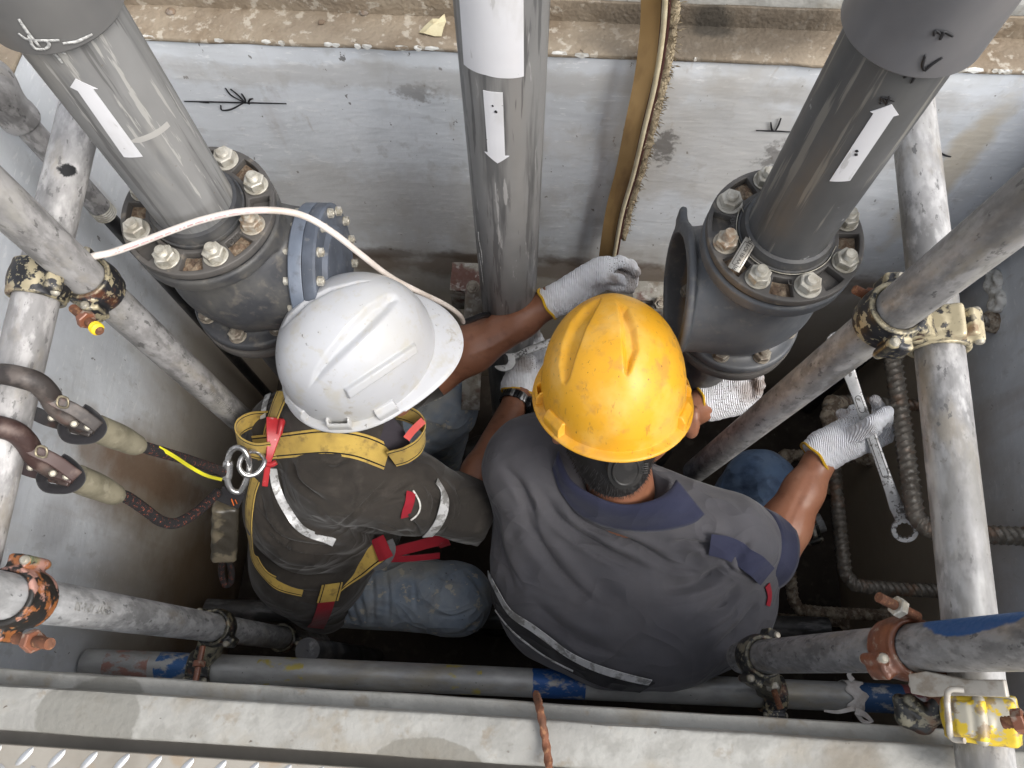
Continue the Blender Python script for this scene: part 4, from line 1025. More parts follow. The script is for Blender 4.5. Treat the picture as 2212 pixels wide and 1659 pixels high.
coupler('chipped black coupler joining the far left pole to the left tube', 'p1', (192, 622), 'lt', (62, 606), [M['clamp_black'], M['clamp_black']],
    [((172, 678), (216, 716), .885, .865, M['rust'])])
_y = PD(203, 705, .868); yb = PD(213, 713, .864)
obj('paint_daub', tube('paint_daub', [_y.lerp(yb, i/6) for i in range(7)], [.0066, .0078, .007, .0082, .0072, .0079, .0066], 14), grime('yellow_paint_daub', (.7, .5, .02), .5), bpy.data.objects['scaffold_coupler'])
coupler('pink and black coupler on the near left pole at the frame edge', 'p2', (38, 1296), 'lt', (-70, 1290), [M['clamp_pink'], M['clamp_pink']],
    [((52, 1382), (108, 1391), .72, .70, M['rust'])], band=.05)
coupler('black and gold zinc coupler joining the far right pole to the right tube', 'p3', (1925, 690), 'rt', (2042, 716), [M['clamp_black'], M['clamp_gold']],
    [((1898, 650), (1846, 625), .86, .85, M['rust'])], plate=((0, 0), (.029, .021), M['clamp_gold']))
coupler('rusty and yellow coupler joining the near right pole to the right tube', 'p4', (1955, 1398), 'rt', (2126, 1548), [M['rust_red'], M['clamp_yellow']],
    [((1962, 1322), (1898, 1290), .80, .79, M['rust']), ((2180, 1560), (2225, 1556), .68, .67, M['rust'])], plate=((0, 0), (.031, .022), M['clamp_yellow']))
coupler('dark coupler joining the near left pole to the bottom tube', 'p2', (468, 1352), 'bt', (440, 1440), [M['clamp_dark'], M['clamp_dark']],
    [((434, 1415), (422, 1472), 1.27, 1.25, M['rust_red'])])
coupler('black coupler joining the near right pole to the bottom tube', 'p4', (1640, 1420), 'bt', (1664, 1494), [M['clamp_dark'], M['clamp_black']],
    [((1662, 1462), (1686, 1532), 1.27, 1.24, M['rust'])])
coupler('small dark coupler low on the near left pole', 'p2', (612, 1372), None, None, [M['clamp_dark']], [], .03)
cp4 = bpy.data.objects['scaffold_coupler.003']
pale = grime('pale_worn_steel', (.44, .41, .36), .5, .3, [('n', (.25, .2, .15), 40, .5, .66, .7)], bump=[(80, .2, .001)])
A_, B_ = PD(1968, 1479, .775), PD(2175, 1487, .70)
d_ = B_-A_; v_ = (Vector(CAM)-A_).normalized(); s_ = v_.cross(d_.normalized()); v_ = d_.normalized().cross(s_)
pm_ = mesh('hinge_arm', [Vector((x, y, z)) for z in (-.004, .004) for x, y in ((0, -.012), (.02, -.016), (.06, -.008), (d_.length, -.009), (d_.length, .009), (.05, .010), (.02, .013), (0, .010))], [tuple(range(7, -1, -1)), tuple(range(8, 16))]+[(i, (i+1) % 8, 8+(i+1) % 8, 8+i) for i in range(8)])
obj('hinge_arm', bevel_mesh(pm_, .0015, 2), pale, cp4, mat4(d_.normalized(), -s_, v_, A_))
obj('rivet', lathe('rivet', [(0, .004), (.006, .0035), (.008, .001), (.008, -.006)], 20), pale, cp4, mat4(d_.normalized(), -s_, v_, A_+d_*.06))
q0 = PD(1975, 1535, .80)
def f(p):
    d = chain(p, [PD(1942, 1512, .80), PD(1958, 1548, .80), PD(1992, 1560, .80), PD(2018, 1540, .79), PD(2030, 1500, .78)], [.007, .010, .011, .009, .007], .008)
    return smin(d, cap(p, PD(1965, 1512, .79), PD(1990, 1530, .79), .007), .005)
P, Q = sdf_mesh('hinge_jaw', f, q0-Vector((.08, .08, .06)), q0+Vector((.08, .08, .06)), .0022, 1)
obj('hinge_jaw', np_mesh('hinge_jaw', P, Q), M['clamp_dark'], cp4)
P = crom([PD(2082, 1490, .70), PD(2052, 1490, .705), PD(2046, 1510, .71), PD(2050, 1560, .71), PD(2056, 1594, .71), PD(2084, 1600, .70)], 5)
obj('stirrup', tube('stirrup', P, .0028, 10), pale, cp4)
scaffold('sb', PD(1690, 1158, 1.92), PD(1778, 1128, 1.90), M['galv'], 'short grey tube end low behind the right forearm', .024)
coupler('small black coupler low down behind the right forearm', 'sb', (1748, 1140), None, None, [M['clamp_dark']], [((1750, 1112), (1762, 1160), 1.83, 1.80, M['zinc'])], .04)
# ---------------------------------------------------------------- torn tape on the bottom tube
A, B, r, o, Mx = TUBES['bt']
c = near_pt('bt', 1838, 1505); u = (B-A).normalized()
P, N = [], []
x_, y_, z_ = frame(u)
V, Fc = [], []
for i in range(29):
    a = -2.6+5.2*i/28
    d = x_*math.cos(a)+y_*math.sin(a)
    for j in range(6):
        w_ = (j-2.5)*.006*(1+.25*math.sin(i*1.3+j))+.004*math.sin(i*.9)
        V.append(c+u*w_+d*(r+.0008+.0022*abs(math.sin(i*2.1+j*1.7))))
for i in range(28):
    for j in range(5): Fc.append((i*6+j, i*6+j+1, i*6+7+j, i*6+6+j))
me = mesh('torn_tape', V, Fc)
tp_ = tag(obj('torn_tape', me, M['tape']), 'crumpled torn white tape wrapped round the bottom tube near its blue end', 'tape')
md = tp_.modifiers.new('s', 'SOLIDIFY'); md.thickness = .0006
for k, (pts, w_) in enumerate([([(1842, 1470), (1834, 1458), (1840, 1448)], .010), ([(1848, 1535), (1870, 1545), (1885, 1560)], .012), ([(1845, 1530), (1810, 1538), (1780, 1535)], .008), ([(1850, 1538), (1862, 1556), (1880, 1562)], .009)]):
    P = crom([PD(a, b, 1.30) for a, b in pts], 5); N = [(Vector(CAM)-p).normalized()+Vector((math.sin(i*1.2)*.5, 0, .2)) for i, p in enumerate(P)]
    obj('loose_end', ribbon('loose_end', P, N, [w_*(1-.6*i/len(P)) for i in range(len(P))], .0006, 2), M['tape'], tp_)
# ---------------------------------------------------------------- step irons of ribbed bar in the right wall
def rebar_mesh(name, pts, r, crust=None):
    P = crom(pts, 14)
    # even spacing
    S = [0]
    for i in range(1, len(P)): S.append(S[-1]+(P[i]-P[i-1]).length)
    n = int(S[-1]/.0022); out = []; j = 0
    for i in range(n+1):
        s = S[-1]*i/n
        while j < len(S)-2 and S[j+1] < s: j += 1
        out.append(P[j].lerp(P[j+1], (s-S[j])/max(1e-9, S[j+1]-S[j])))
    def rf(i, s, a):
        ph = (s/.0135+ (math.cos(a) if math.sin(a) > 0 else -math.cos(a))*.55) % 1.0
        rib = math.exp(-((ph-.5)/.17)**2)*(1 if abs(math.sin(a)) > .18 else .2)
        lon = math.exp(-((abs(math.cos(a))-1)/.02)**2)
        return .87+.25*rib+.12*lon
    return tube(name, out, r, 22, rfun=rf)
for k, (z, y0, y1, label) in enumerate([(.89, .285, .72, 'highest'), (.62, .215, .635, 'second highest'), (.29, .19, .60, 'third'), (.03, .19, .58, 'lowest')]):
    xr = .715 if k == 0 else .69
    t = thing('step_iron', {'highest': 'large ribbed steel step iron nearest the right tube', 'second highest': 'ribbed steel step iron just left of the largest one, with white cement end', 'third': 'smaller ribbed step iron lower in the pit behind the forearm', 'lowest': 'lowest ribbed step iron close to the pit floor'}[label], 'step iron', (XR, y0, z), 'ribbed bar step irons in the right wall')
    pts = [(XR+.01, y1, z), (XR-.06, y1, z), (xr+.035, y1, z), (xr+.006, y1-.012, z), (xr, y1-.045, z), (xr, (y0+y1)/2, z), (xr, y0+.05, z), (xr+.008, y0+.014, z), (xr+.04, y0, z), (XR-.05, y0, z), (XR+.01, y0, z)]
    obj('bar', rebar_mesh('bar', pts, .0165 if k == 0 else .0145), M['rebar'] if k < 2 else M['rebar_crust'], t)
    for ye in (y0, y1):
        P, Q = sdf_mesh('cement', lambda p: ell(p, (XR-.003, ye, z), (.026, .023, .021))+.0022*np.sin(p[1]*260)*np.sin(p[2]*310+p[0]*200), (XR-.05, ye-.04, z-.04), (XR+.0, ye+.04, z+.04), .0035, 0)
        obj('cement', np_mesh('cement', P, Q), M['rebar_crust'] if k != 1 else M['paint_white'], t)
    P, Q = sdf_mesh('cement_crust', lambda p: chain(p, [(xr+.05, y1, z), (xr+.01, y1-.006, z), (xr, y1-.04, z), (xr, y1-.09, z)], [.012, .0175, .0175, .012], .01)+.002*np.sin(p[0]*430)*np.sin(p[1]*390+1)*np.sin(p[2]*370), (xr-.03, y1-.12, z-.03), (xr+.08, y1+.03, z+.03), .0028, 0)
    obj('cement_crust', np_mesh('cement_crust', P, Q), M['rebar_crust'], t)
pts = [PZ(1158, 1500, 1.33), PZ(1166, 1545, 1.378), PZ(1180, 1610, 1.381), PZ(1188, 1670, 1.392)]
pts = [Vector((pts[1].x-.003, -.022, 1.30)), pts[1]+Vector((0, .006, -.002)), pts[2], pts[3]]
tag(obj('rusty_bar', rebar_mesh('rusty_bar', pts, .0043), M['rust']), 'thin rusty bar lying across the near kerb', 'bar')
# ---------------------------------------------------------------- cables and conduit
def cable(name, pts, r, mat, label, cat='cable', n=14):
    P = crom([PD(*p) for p in pts], 8)
    o = obj(name, tube(name, P, r, n), mat); return tag(o, label, cat)
cable('white_cable', [(170, 565, .93), (206, 553, .925), (240, 546, .93), (300, 525, .94), (370, 498, .945), (440, 474, .95), (520, 457, .955), (600, 455, .97), (660, 468, .99), (720, 503, 1.02), (780, 550, 1.08), (840, 596, 1.16), (900, 628, 1.24), (960, 657, 1.33), (992, 680, 1.38), (1001, 696, 1.42)], .0046, M['white_cable'], 'white electric cable arching over the left valve flange')
cable('black_cable', [(1001, 696, 1.42), (1020, 690, 1.44), (1045, 681, 1.46), (1075, 680, 1.5)], .006, M['black_cable'], 'short black cable joined to the white cable beside the centre pipe')
wc_ = bpy.data.objects['white_cable']; cp_ = crom([PD(*q) for q in [(240, 546, .93), (300, 525, .94), (370, 498, .945), (440, 474, .95), (520, 457, .955), (600, 455, .97)]], 16)
geo = []; i = 2
while i < len(cp_)-3:
    if random.random() < .72:
        pts_ = [cp_[i], cp_[i+1]]; T_ = (pts_[1]-pts_[0]).normalized(); v_ = (Vector(CAM)-pts_[0]).normalized(); v_ = (v_-T_*v_.dot(T_)).normalized(); u_ = v_.cross(T_)
        for k_ in range(3):
            c_ = pts_[0].lerp(pts_[1], .15+.3*k_); n_ = (v_*.9+u_*-.35).normalized()
            geo.append(ribbon_geo([c_+n_*.00465-T_*.0007, c_+n_*.00465+T_*.0007], [n_, n_], random.uniform(.0012, .0022), .0002, 1)[:2])
    i += 1
obj('printed_lettering', mesh('printed_lettering', *join_geo(geo), False), grime('pink_cable_print', (.60, .40, .40), .6), wc_)['kind'] = 'stuff'
def corner_conduit(x, y, z0, z1, zj, label, top_mat, bot_mat, r=.019):
    t = thing('conduit', label, 'conduit', (x, y, z0))
    obj('lower_hose', pipe_mesh('lower_hose', zj-z0, r*.72, r*.5, 28), bot_mat, t, Matrix.Translation((x, y, z0)))
    obj('steel_conduit', pipe_mesh('steel_conduit', z1-zj, r, r*.8, 32), top_mat, t, Matrix.Translation((x, y, zj)))
    prof = [(r*.99, 0)]
    for i in range(5): prof += [(r*1.07, .002+i*.005), (r*.98, .0045+i*.005)]
    obj('threaded_end', lathe('threaded_end', prof, 32), M['zinc'], t, Matrix.Translation((x, y, zj-.002)))
    return t
_q = PX(228, 462, XL+.045)
cj = corner_conduit(XL+.045, YF-.05, .0, 1.50, .0, 'x', M['conduit'], M['black_cable']) if False else None
cxl, cyl_ = XL+.042, .73
zj = z_on_vertical(cxl, cyl_, 462)
t = corner_conduit(cxl, cyl_, .02, 1.40, zj, 'galvanised conduit with elbow box and black hose running down the left wall', M['conduit'], M['black_cable'])
# conduit elbow body at the top
e0 = Vector((cxl, cyl_, 1.395))
def f(p):
    d = chain(p, [e0+Vector((0, 0, -.02)), e0+Vector((0, 0, .045)), e0+Vector((-.03, -.03, .075)), e0+Vector((-.13, -.06, .075))], [.026, .031, .033, .033], .02)
    d = smin(d, rbox(p, e0+Vector((-.085, -.05, .07)), (.06, .036, .026), .012, ((.92, .39, 0), (-.39, .92, 0), (0, 0, 1))), .01)
    d = smin(d, cyl(p, e0+Vector((0, 0, -.035)), e0+Vector((0, 0, -.012)), .0285, .003), .004)
    return d
P, Q = sdf_mesh('elbow_body', f, e0+Vector((-.2, -.13, -.05)), e0+Vector((.05, .05, .13)), .0032, 1)
obj('elbow_body', np_mesh('elbow_body', P, Q), galv('cast_zinc_body', .26, .04), t)
Ml = mat4((.92, .39, 0), (-.39, .92, 0), (0, 0, 1), e0+Vector((-.085, -.05, .0975)))
obj('cover_plate', bevel_mesh(mesh('cover_plate', *box_geo((0, 0, 0), (.115, .062, .005))), .0022, 2), galv('stamped_zinc_lid', .33, .03), t, Ml)
obj('screw', lathe('screw', [(0, .004), (.004, .0036), (.006, .001), (.006, 0)], 18), M['zinc'], t, Ml @ Matrix.Translation((.04, 0, .0025)))
cxr, cyr = XR-.05, YF-.06
t = corner_conduit(cxr, cyr, .02, 1.6, z_on_vertical(cxr, cyr, 440), 'dark conduit in the far right corner behind the scaffold', M['pvc_dark'], M['black_cable'], .024)
obj('coupling_ring', lathe('coupling_ring', [(.0245, 0), (.029, .001), (.029, .03), (.0245, .031)], 32), M['flange'], t, Matrix.Translation((cxr, cyr, z_on_vertical(cxr, cyr, 425))))
# ---------------------------------------------------------------- brown canvas strip hanging down the far wall
t = thing('canvas_strip', 'brown canvas strip with cream piping and frayed jute edge hanging down the far wall', 'strip', (PY(1310, 545, .87).x, .87, .7))
pc = [(1421, -60), (1416, 60), (1401, 170), (1379, 270), (1357, 370), (1334, 455), (1318, 550), (1308, 620)]
def strip_pts(dx, yy): return crom([PY(a+dx, b, yy+.006*math.sin(i*1.7)) for i, (a, b) in enumerate(pc)], 8)
P = strip_pts(-6, .868); N = [Vector((-.25+.12*math.sin(i*.35), -1, 0)) for i in range(len(P))]
obj('canvas', ribbon('canvas', P, N, .036, .004, 6), M['belt'], t)
P2 = [p+Vector((.0145, -.006, 0)) for p in P]
obj('cream_piping', tube('cream_piping', P2, .0042, 10), M['cream'], t)
P3 = [p+Vector((.0205, -.003, 0)) for p in P]; obj('maroon_edge', tube('maroon_edge', P3, .0026, 10), M['maroon'], t)
P3 = [p+Vector((.011, -.0045, 0)) for p in P]; obj('maroon_edge', tube('maroon_edge', P3, .0015, 8), M['maroon'], t)
V, Fc = [], []
geo = []
rf = random.Random(3)
base_pts = [p+Vector((.028, .004, 0)) for p in P[:46]]
geo.append(tube_geo(base_pts, .0095, 10, rfun=lambda i, s, a: .8+.35*math.sin(i*2.3+a*3)*math.sin(i*1.1)))
for i in range(900):
    b = base_pts[min(len(base_pts)-2, int(rf.random()**.8*(len(base_pts)-1)))].lerp(base_pts[rf.randrange(len(base_pts)-1)], .02)+Vector((rf.uniform(-.006, .008), rf.uniform(-.007, .004), rf.uniform(-.01, .01)))
    d = Vector((rf.uniform(-.4, 1), rf.uniform(-.8, .3), rf.uniform(-1, .8))).normalized()*rf.uniform(.006, .016)
    s = d.cross(Vector((rf.random(), rf.random(), rf.random()))).normalized()*.0005
    n_ = len(V)
    geo.append(([b-s, b+s, b+d*.6+Vector((0, 0, .002))+s*.7, b+d], [(0, 1, 2), (0, 2, 3)]))
V, Fc = join_geo(geo)
obj('jute_fringe', mesh('jute_fringe', V, Fc), M['jute'], t)
# ---------------------------------------------------------------- angle brackets at the foot of the far wall
t = thing('angle_bracket', 'weathered steel angle bracket bolted beside the foot of the centre pipe', 'bracket', PY(1010, 640, .86))
a0 = PD(984, 598, 1.62); a1 = PD(1045, 601, 1.62)
zz = a0.z
obj('angle_leg', bevel_mesh(mesh('angle_leg', *box_geo(((a0.x+a1.x)/2, a0.y, zz), (abs(a1.x-a0.x)+.02, .07, .007))), .001), M['angle'], t)
b0 = PD(985, 660, 1.66)
obj('angle_leg', bevel_mesh(mesh('angle_leg', *box_geo(((a0.x+a1.x)/2, a0.y-.032, zz-.045), (abs(a1.x-a0.x)+.02, .007, .08))), .001), M['angle'], t)
f0, f1 = PD(1024, 640, 1.55), PD(1018, 868, 1.72)
d = f1-f0; x_, y_, z_ = frame(d, (0, -.3, 1)); 
obj('flat_bar', bevel_mesh(mesh('flat_bar', *box_geo((0, 0, 0), (.042, .006, d.length))), .001), M['angle'], t, mat4(*(lambda v: (v.cross(d.normalized()).normalized()*-1, v, d.normalized()))((Vector(CAM)-f0).normalized()), (f0+f1)/2))
put_bolt(t, align(PD(1022, 620, 1.56), (0, -.5, .85)), BOLT_OLD)
t = thing('angle_bracket', 'rusty steel angle bracket on the far wall left of the open valve', 'bracket', PY(1410, 640, .86))
a0 = PD(1366, 628, 1.68); a1 = PD(1456, 634, 1.68)
obj('angle_leg', bevel_mesh(mesh('angle_leg', *box_geo(((a0.x+a1.x)/2, a0.y, a0.z), (abs(a1.x-a0.x), .05, .007))), .001), M['angle'], t)
obj('angle_leg', bevel_mesh(mesh('angle_leg', *box_geo(((a0.x+a1.x)/2, a0.y-.022, a0.z-.06), (abs(a1.x-a0.x), .007, .11))), .001), M['angle'], t)
put_bolt(t, align(PD(1424, 655, 1.66), (0, -.5, .85)), BOLT_OLD)
# broken white paint patch on the right wall
q = PX(2150, 628, XR-.004)
def f(p): return rbox(p, q, (.008, .045, .022), .006)+.004*np.sin(p[1]*140)*np.sin(p[2]*170)
P, Q = sdf_mesh('plaster_lump', f, q-Vector((.02, .07, .05)), q+Vector((.004, .07, .05)), .003, 0)
tag(obj('plaster_lump', np_mesh('plaster_lump', P, Q), M['paint_white']), 'lump of white plaster on the right wall behind the right tube', 'plaster')
# ---------------------------------------------------------------- hard hats
def cam2w(v): return Vector(RW @ np.array(v, dtype=float))
def hat_mesh(name, a, bF, bB, H, brim, peak, ridge, skew=0.0):
    """dome on local z, front +y; brim with peak; ridge(x, y) height in m"""
    NA, NR = 340, 170
    V = []; Fc = []
    def dome(ph, th):
        cx, sy = math.cos(th), math.sin(th)
        b = bF if sy > 0 else bB
        r = math.sin(ph)**.86
        p = Vector((a*cx*r, b*sy*r, H*math.cos(ph)**.88 if ph < math.pi/2-1e-6 else 0))
        n = Vector((cx*r/a, sy*r/b, math.cos(ph)/H)).normalized()
        return p, n
    for j in range(NR+1):
        ph = math.pi/2*j/NR
        for i in range(NA):
            th = 2*math.pi*i/NA
            p, n = dome(max(ph, 1e-4), th)
            fade = min(1, max(0, p.z/(H*.16)))
            V.append(p+n*(ridge(p.x, p.y)*fade))
    rows = NR+1
    for k, (w, dz) in enumerate([(.10, -.0008), (.30, -.0015), (.75, -.0035), (.95, -.0052), (1.0, -.0075), (.93, -.0088)]):
        for i in range(NA):
            th = 2*math.pi*i/NA; cx, sy = math.cos(th), math.sin(th); b = bF if sy > 0 else bB
            pk = math.exp(-((th-math.pi/2+skew)/.62)**2)
            bw = brim+peak*pk
            n = Vector((cx/a, sy/b, 0)).normalized()
            V.append(Vector((a*cx, b*sy, dz-pk*.010*w))+n*(bw*w))
        rows += 1
    for j in range(rows-1):
        for i in range(NA):
            i2 = (i+1) % NA
            Fc.append((j*NA+i, (j+1)*NA+i, (j+1)*NA+i2, j*NA+i2))
    me = mesh(name, V, Fc)
    bm = bmesh.new(); bm.from_mesh(me); bmesh.ops.remove_doubles(bm, verts=bm.verts, dist=1e-5); bmesh.ops.recalc_face_normals(bm, faces=bm.faces); bm.to_mesh(me); bm.free()
    return sharp(me, 55)
def seg_d(x, y, x0, y0, x1, y1):
    dx, dy = x1-x0, y1-y0; t = max(0, min(1, ((x-x0)*dx+(y-y0)*dy)/(dx*dx+dy*dy)))
    return math.hypot(x-x0-dx*t, y-y0-dy*t), t
def ridge_y(x, y):
    h = 0
    for s in (1, -1):
        d, t = seg_d(x, y, s*.008, .085, s*.046, -.078)
        w = .0075+.005*t
        h += .0095*math.exp(-(d/w)**4)*(1 if t < .999 else 1)
    d, t = seg_d(x, y, 0, .07, 0, -.035)
    return h-.004*math.exp(-(d/.011)**2)
def ridge_w(x, y):
    h = 0
    for sgn in (1, -1):
        a = sgn*x; t = (y+.105)/.185
        if 0 < t < 1.16:
            w = .036*min(1, t)**1.1
            if t > 1: w *= math.sqrt(max(0, 1-((t-1)/.16)**2))
            o = .064-.032*t                                       # straight outer edge of the V channel
            q = (a-(o-w))/max(w, 1e-4)
            if q > 0:
                dep = .0078*min(1, t*1.5+.1)
                h -= dep*min(1, q*.9)/(1+math.exp((a-o)/.0009))
        d, q = seg_d(x, y, sgn*.093, -.040, sgn*.074, .052); h += .0058/(1+math.exp((d-.0048)/.0007))
    return h+.0025*math.exp(-(x/.03)**2)
def make_hat(name, label, centre, axis, front, mesh_, mat, lugs, a, bF, bB, carvings=()):
    z = axis.normalized(); y = (front-z*front.dot(z)).normalized(); x = y.cross(z)
    Mx = mat4(x, y, z, centre)
    t = thing(name, label, 'hard hat', centre)
    if carvings:
        n_ = len(mesh_.vertices); co = np.empty(n_*3, np.float32); mesh_.vertices.foreach_get('co', co); nr = np.empty(n_*3, np.float32); mesh_.vertices.foreach_get('normal', nr)
        A_ = np.array(Mx)[:3, :3]; Pw = co.reshape(-1, 3).astype(float) @ A_.T+np.array(centre); Nw = nr.reshape(-1, 3).astype(float) @ A_.T
        if ((Pw-np.array(centre))*Nw).sum() < 0: Nw = -Nw
        for cv in carvings: carve(Pw, Nw, *cv)
        mesh_.vertices.foreach_set('co', (((Pw-np.array(centre)) @ A_)).astype(np.float32).ravel()); mesh_.update()
    sh = obj('shell', mesh_, mat, t, Mx)
    md = sh.modifiers.new('thick', 'SOLIDIFY'); md.thickness = .0026; md.offset = -1
    for (th, w_, slot) in lugs:
        th = math.radians(th); cx, sy = math.cos(th), math.sin(th); b = bF if sy > 0 else bB
        p = Vector((a*cx, b*sy, 0)); n = Vector((cx/a, sy/b, 0)).normalized(); tn = Vector((0, 0, 1)).cross(n)
        R = (tuple(tn), tuple(n), (0, 0, 1)); c = p+n*.001+Vector((0, 0, .008))
        def f(q, c=c, R=R, w_=w_, slot=slot):
            l = loc3(q, c, R)
            d = rbox(q, c, (w_/2, .0090, .0125), .0022, R)
            d = smax(d, l[1]*.8+l[2]*.55-.0082, .0015)
            if slot: d = smax(d, -rbox(q, c+Vector((0, 0, .004))+Vector(R[1])*.0015, (w_/2-.004, .0032, .02), .001, R), .001)
            return d
        P, Q = sdf_mesh('accessory_slot', f, c-Vector((.03, .03, .02)), c+Vector((.03, .03, .02)), .0012, 1)
        obj('accessory_slot', np_mesh('accessory_slot', P, Q), mat, t, Mx)
    return t, Mx
# yellow hat
HYc = PD(1322, 850, 1.135)
axY = cam2w((-.03, -math.sin(math.radians(51)), -math.cos(math.radians(51))))
frY = cam2w((-.05, -.62, .78))
m_hy = hatmat('yellow_hard_hat_shell', (.72, .355, .018), [('v', (.05, .03, .015), 70, .085, .9), ('v', (.06, .035, .015), 130, .05, .8), ('n', (.76, .47, .12), 14, .52, .70, .5), ('n', (.30, .15, .04), 120, .69, .74, .45, (1, 1, .25)), ('n', (.40, .21, .06), 7, .62, .82, .45, (1, 1, .5)), ('p', (.34, .17, .05), (.105, -.012, .07), (.05, .03, .05), .35, 70, 2.6)], .42, (.42, .20, .05))
aY, bFY, bBY = .109, .130, .128
hat_y, MhY = make_hat('hard_hat', 'scuffed yellow hard hat with two ridges, on the worker in the grey shirt', HYc, axY, frY, hat_mesh('yellow_shell', aY, bFY, bBY, .150, .0135, .03, lambda x, y: .003*math.exp(-(x/.03)**2)), m_hy,
    [(212, .040, False), (-32, .040, False), (180, .03, True), (0, .03, True)], aY, bFY, bBY,
    [([(1296, 640), (1262, 658), (1232, 692), (1212, 740), (1205, 790), (1212, 828), (1222, 834), (1232, 818), (1246, 770), (1268, 710), (1302, 645)], .0085, 14), ([(1328, 645), (1338, 700), (1342, 760), (1346, 806), (1354, 816), (1364, 804), (1384, 755), (1378, 705), (1358, 662)], .0085, 15)])
# white hat
HWc = PD(783, 768, 1.185)
axW = cam2w((-.13, -.42, -.90)); frW = cam2w((.76, -.64, 0.05))
m_hw = hatmat('white_hard_hat_shell', (.45, .455, .47), [('v', (.08, .07, .06), 60, .07, .8), ('n', (.43, .415, .37), 5, .57, .75, .5), ('n', (.26, .22, .15), 30, .70, .78, .6)], .38, (.40, .37, .30))
aW, bFW, bBW = .108, .124, .128
hat_w, MhW = make_hat('hard_hat', 'dirty white hard hat with raised centre ridge, on the worker in the dark jacket', HWc, axW, frW, hat_mesh('white_shell', aW, bFW, bBW, .150, .0135, .029, lambda x, y: .002*math.exp(-(x/.03)**2), .55), m_hw,
    [(-84, .044, False), (-44, .038, True), (-10, .034, False)], aW, bFW, bBW,
    [([(663, 845), (676, 800), (705, 755), (745, 705), (795, 655), (836, 632), (858, 634), (866, 648), (850, 672), (800, 722), (740, 778), (690, 826)], .0085, 20), ([(742, 838), (753, 862), (902, 762), (894, 738)], -.0075, 6), ([(600, 720), (622, 680), (662, 644), (712, 620), (770, 606), (820, 604), (768, 614), (716, 630), (668, 656), (632, 690)], .005, 6)])
# ---------------------------------------------------------------- gloves
def glove(parent, name, palm, fingers, cuff, label, matname, dirt, dots=None, ddir=None, k=.010, res=.0017, thumb_r=.0118, rip=True):
    """palm: list of (a, b, ra, rb) sight points; fingers: list of ((pts...), r)"""
    g0 = PD(*cuff[0]); gx = (PD(*cuff[1])-g0).normalized()
    def f(p):
        d = None
        for (a, b, ra, rb) in palm:
            e = cap(p, PD(*a), PD(*b), ra, rb); d = e if d is None else smin(d, e, .016)
        for pts, r in fingers:
            P = [PD(*q) for q in pts]; n = len(P)
            e = chain(p, P, [r*(1.06-.16*i/(n-1)) for i in range(n)], .004)
            d = smin(d, e, k*.6)
        d = smin(d, cap(p, g0, PD(*palm[0][0]), cuff[2], palm[0][2]), .01)
        pl = (p[0]-g0[0])*gx[0]+(p[1]-g0[1])*gx[1]+(p[2]-g0[2])*gx[2]
        return smax(d, -pl, .002)
    allp = [PD(*q) for a in palm for q in a[:2]]+[PD(*q) for pts, r in fingers for q in pts]
    lo = [min(q[i] for q in allp)-.045 for i in range(3)]; hi = [max(q[i] for q in allp)+.045 for i in range(3)]
    P, Q = sdf_mesh(name, f, lo, hi, res, 2)
    N = vnormals(P, Q)
    P += N*(.0007*np.sin(P[:, 0]*310+P[:, 1]*150)*np.sin(P[:, 2]*260+P[:, 1]*190))[:, None]
    o = obj(name, np_mesh(name, P, Q), glovemat(matname, [(PD(*q), r) for q, r in dirt], ddir, [(PD(*q), r) for q, r in dots] if dots else None), parent, label=label)
    (c, d_, r) = cuff; c0, c1 = PD(*c), PD(*d_)
    ax = (c1-c0).normalized(); x_, y_, _ = frame(ax)
    obj('cuff_binding', tube('cuff_binding', [c0+x_*(r*math.cos(t))+y_*(r*math.sin(t))*1.0+ax*(.0015*math.sin(5*t)) for t in [2*math.pi*i/40 for i in range(40)]], .0026, 10, closed=True), M['cuff'], o)
    return o
def sdf_part(name, f, pts, pad, res, mat, parent, sm=2, creases=(), lump=0.0, label=None):
    lo = [min(q[i] for q in pts)-pad for i in range(3)]; hi = [max(q[i] for q in pts)+pad for i in range(3)]
    P, Q = sdf_mesh(name, f, lo, hi, res, sm)
    N = vnormals(P, Q)
    if lump:
        P += N*(lump*(np.sin(P[:, 0]*41+1)*np.sin(P[:, 1]*37)*np.sin(P[:, 2]*33+2)+.5*np.sin(P[:, 0]*90+P[:, 2]*70)*np.sin(P[:, 1]*84)))[:, None]
    for cr in creases: crease(P, N, *cr)
    me = np_mesh(name, P, Q)
    return obj(name, me, mat, parent, label=label), bvh_of(P, Q), (P, Q)
# ================================================================ worker in the grey shirt
W2 = thing('person', 'worker in grey shirt and yellow hard hat bending forward with a long wrench', 'person', PD(1380, 1380, 2.1), 'workers in the pit')
sL, sR = PD(1160, 1012, 1.40), PD(1572, 1165, 1.38)
eR, wR = PD(1662, 1196, 1.445), PD(1768, 1000, 1.465)
eL, wL = PD(1330, 985, 1.47), PD(1524, 870, 1.455)
hc = HYc-axY*.035
xh = Vector(MhY.col[0][:3]); yh = Vector(MhY.col[1][:3]); zh = Vector(MhY.col[2][:3])
nb, nt_ = PD(1348, 1120, 1.40), PD(1332, 1000, 1.285)
tb = [PD(1215, 1185, 1.47), PD(1520, 1245, 1.47), PD(1215, 1290, 1.46), PD(1520, 1305, 1.46), PD(1325, 1366, 1.385), PD(1435, 1366, 1.385)]
earR = PD(1496, 912, 1.20); earL = hc-xh*.083-zh*.030
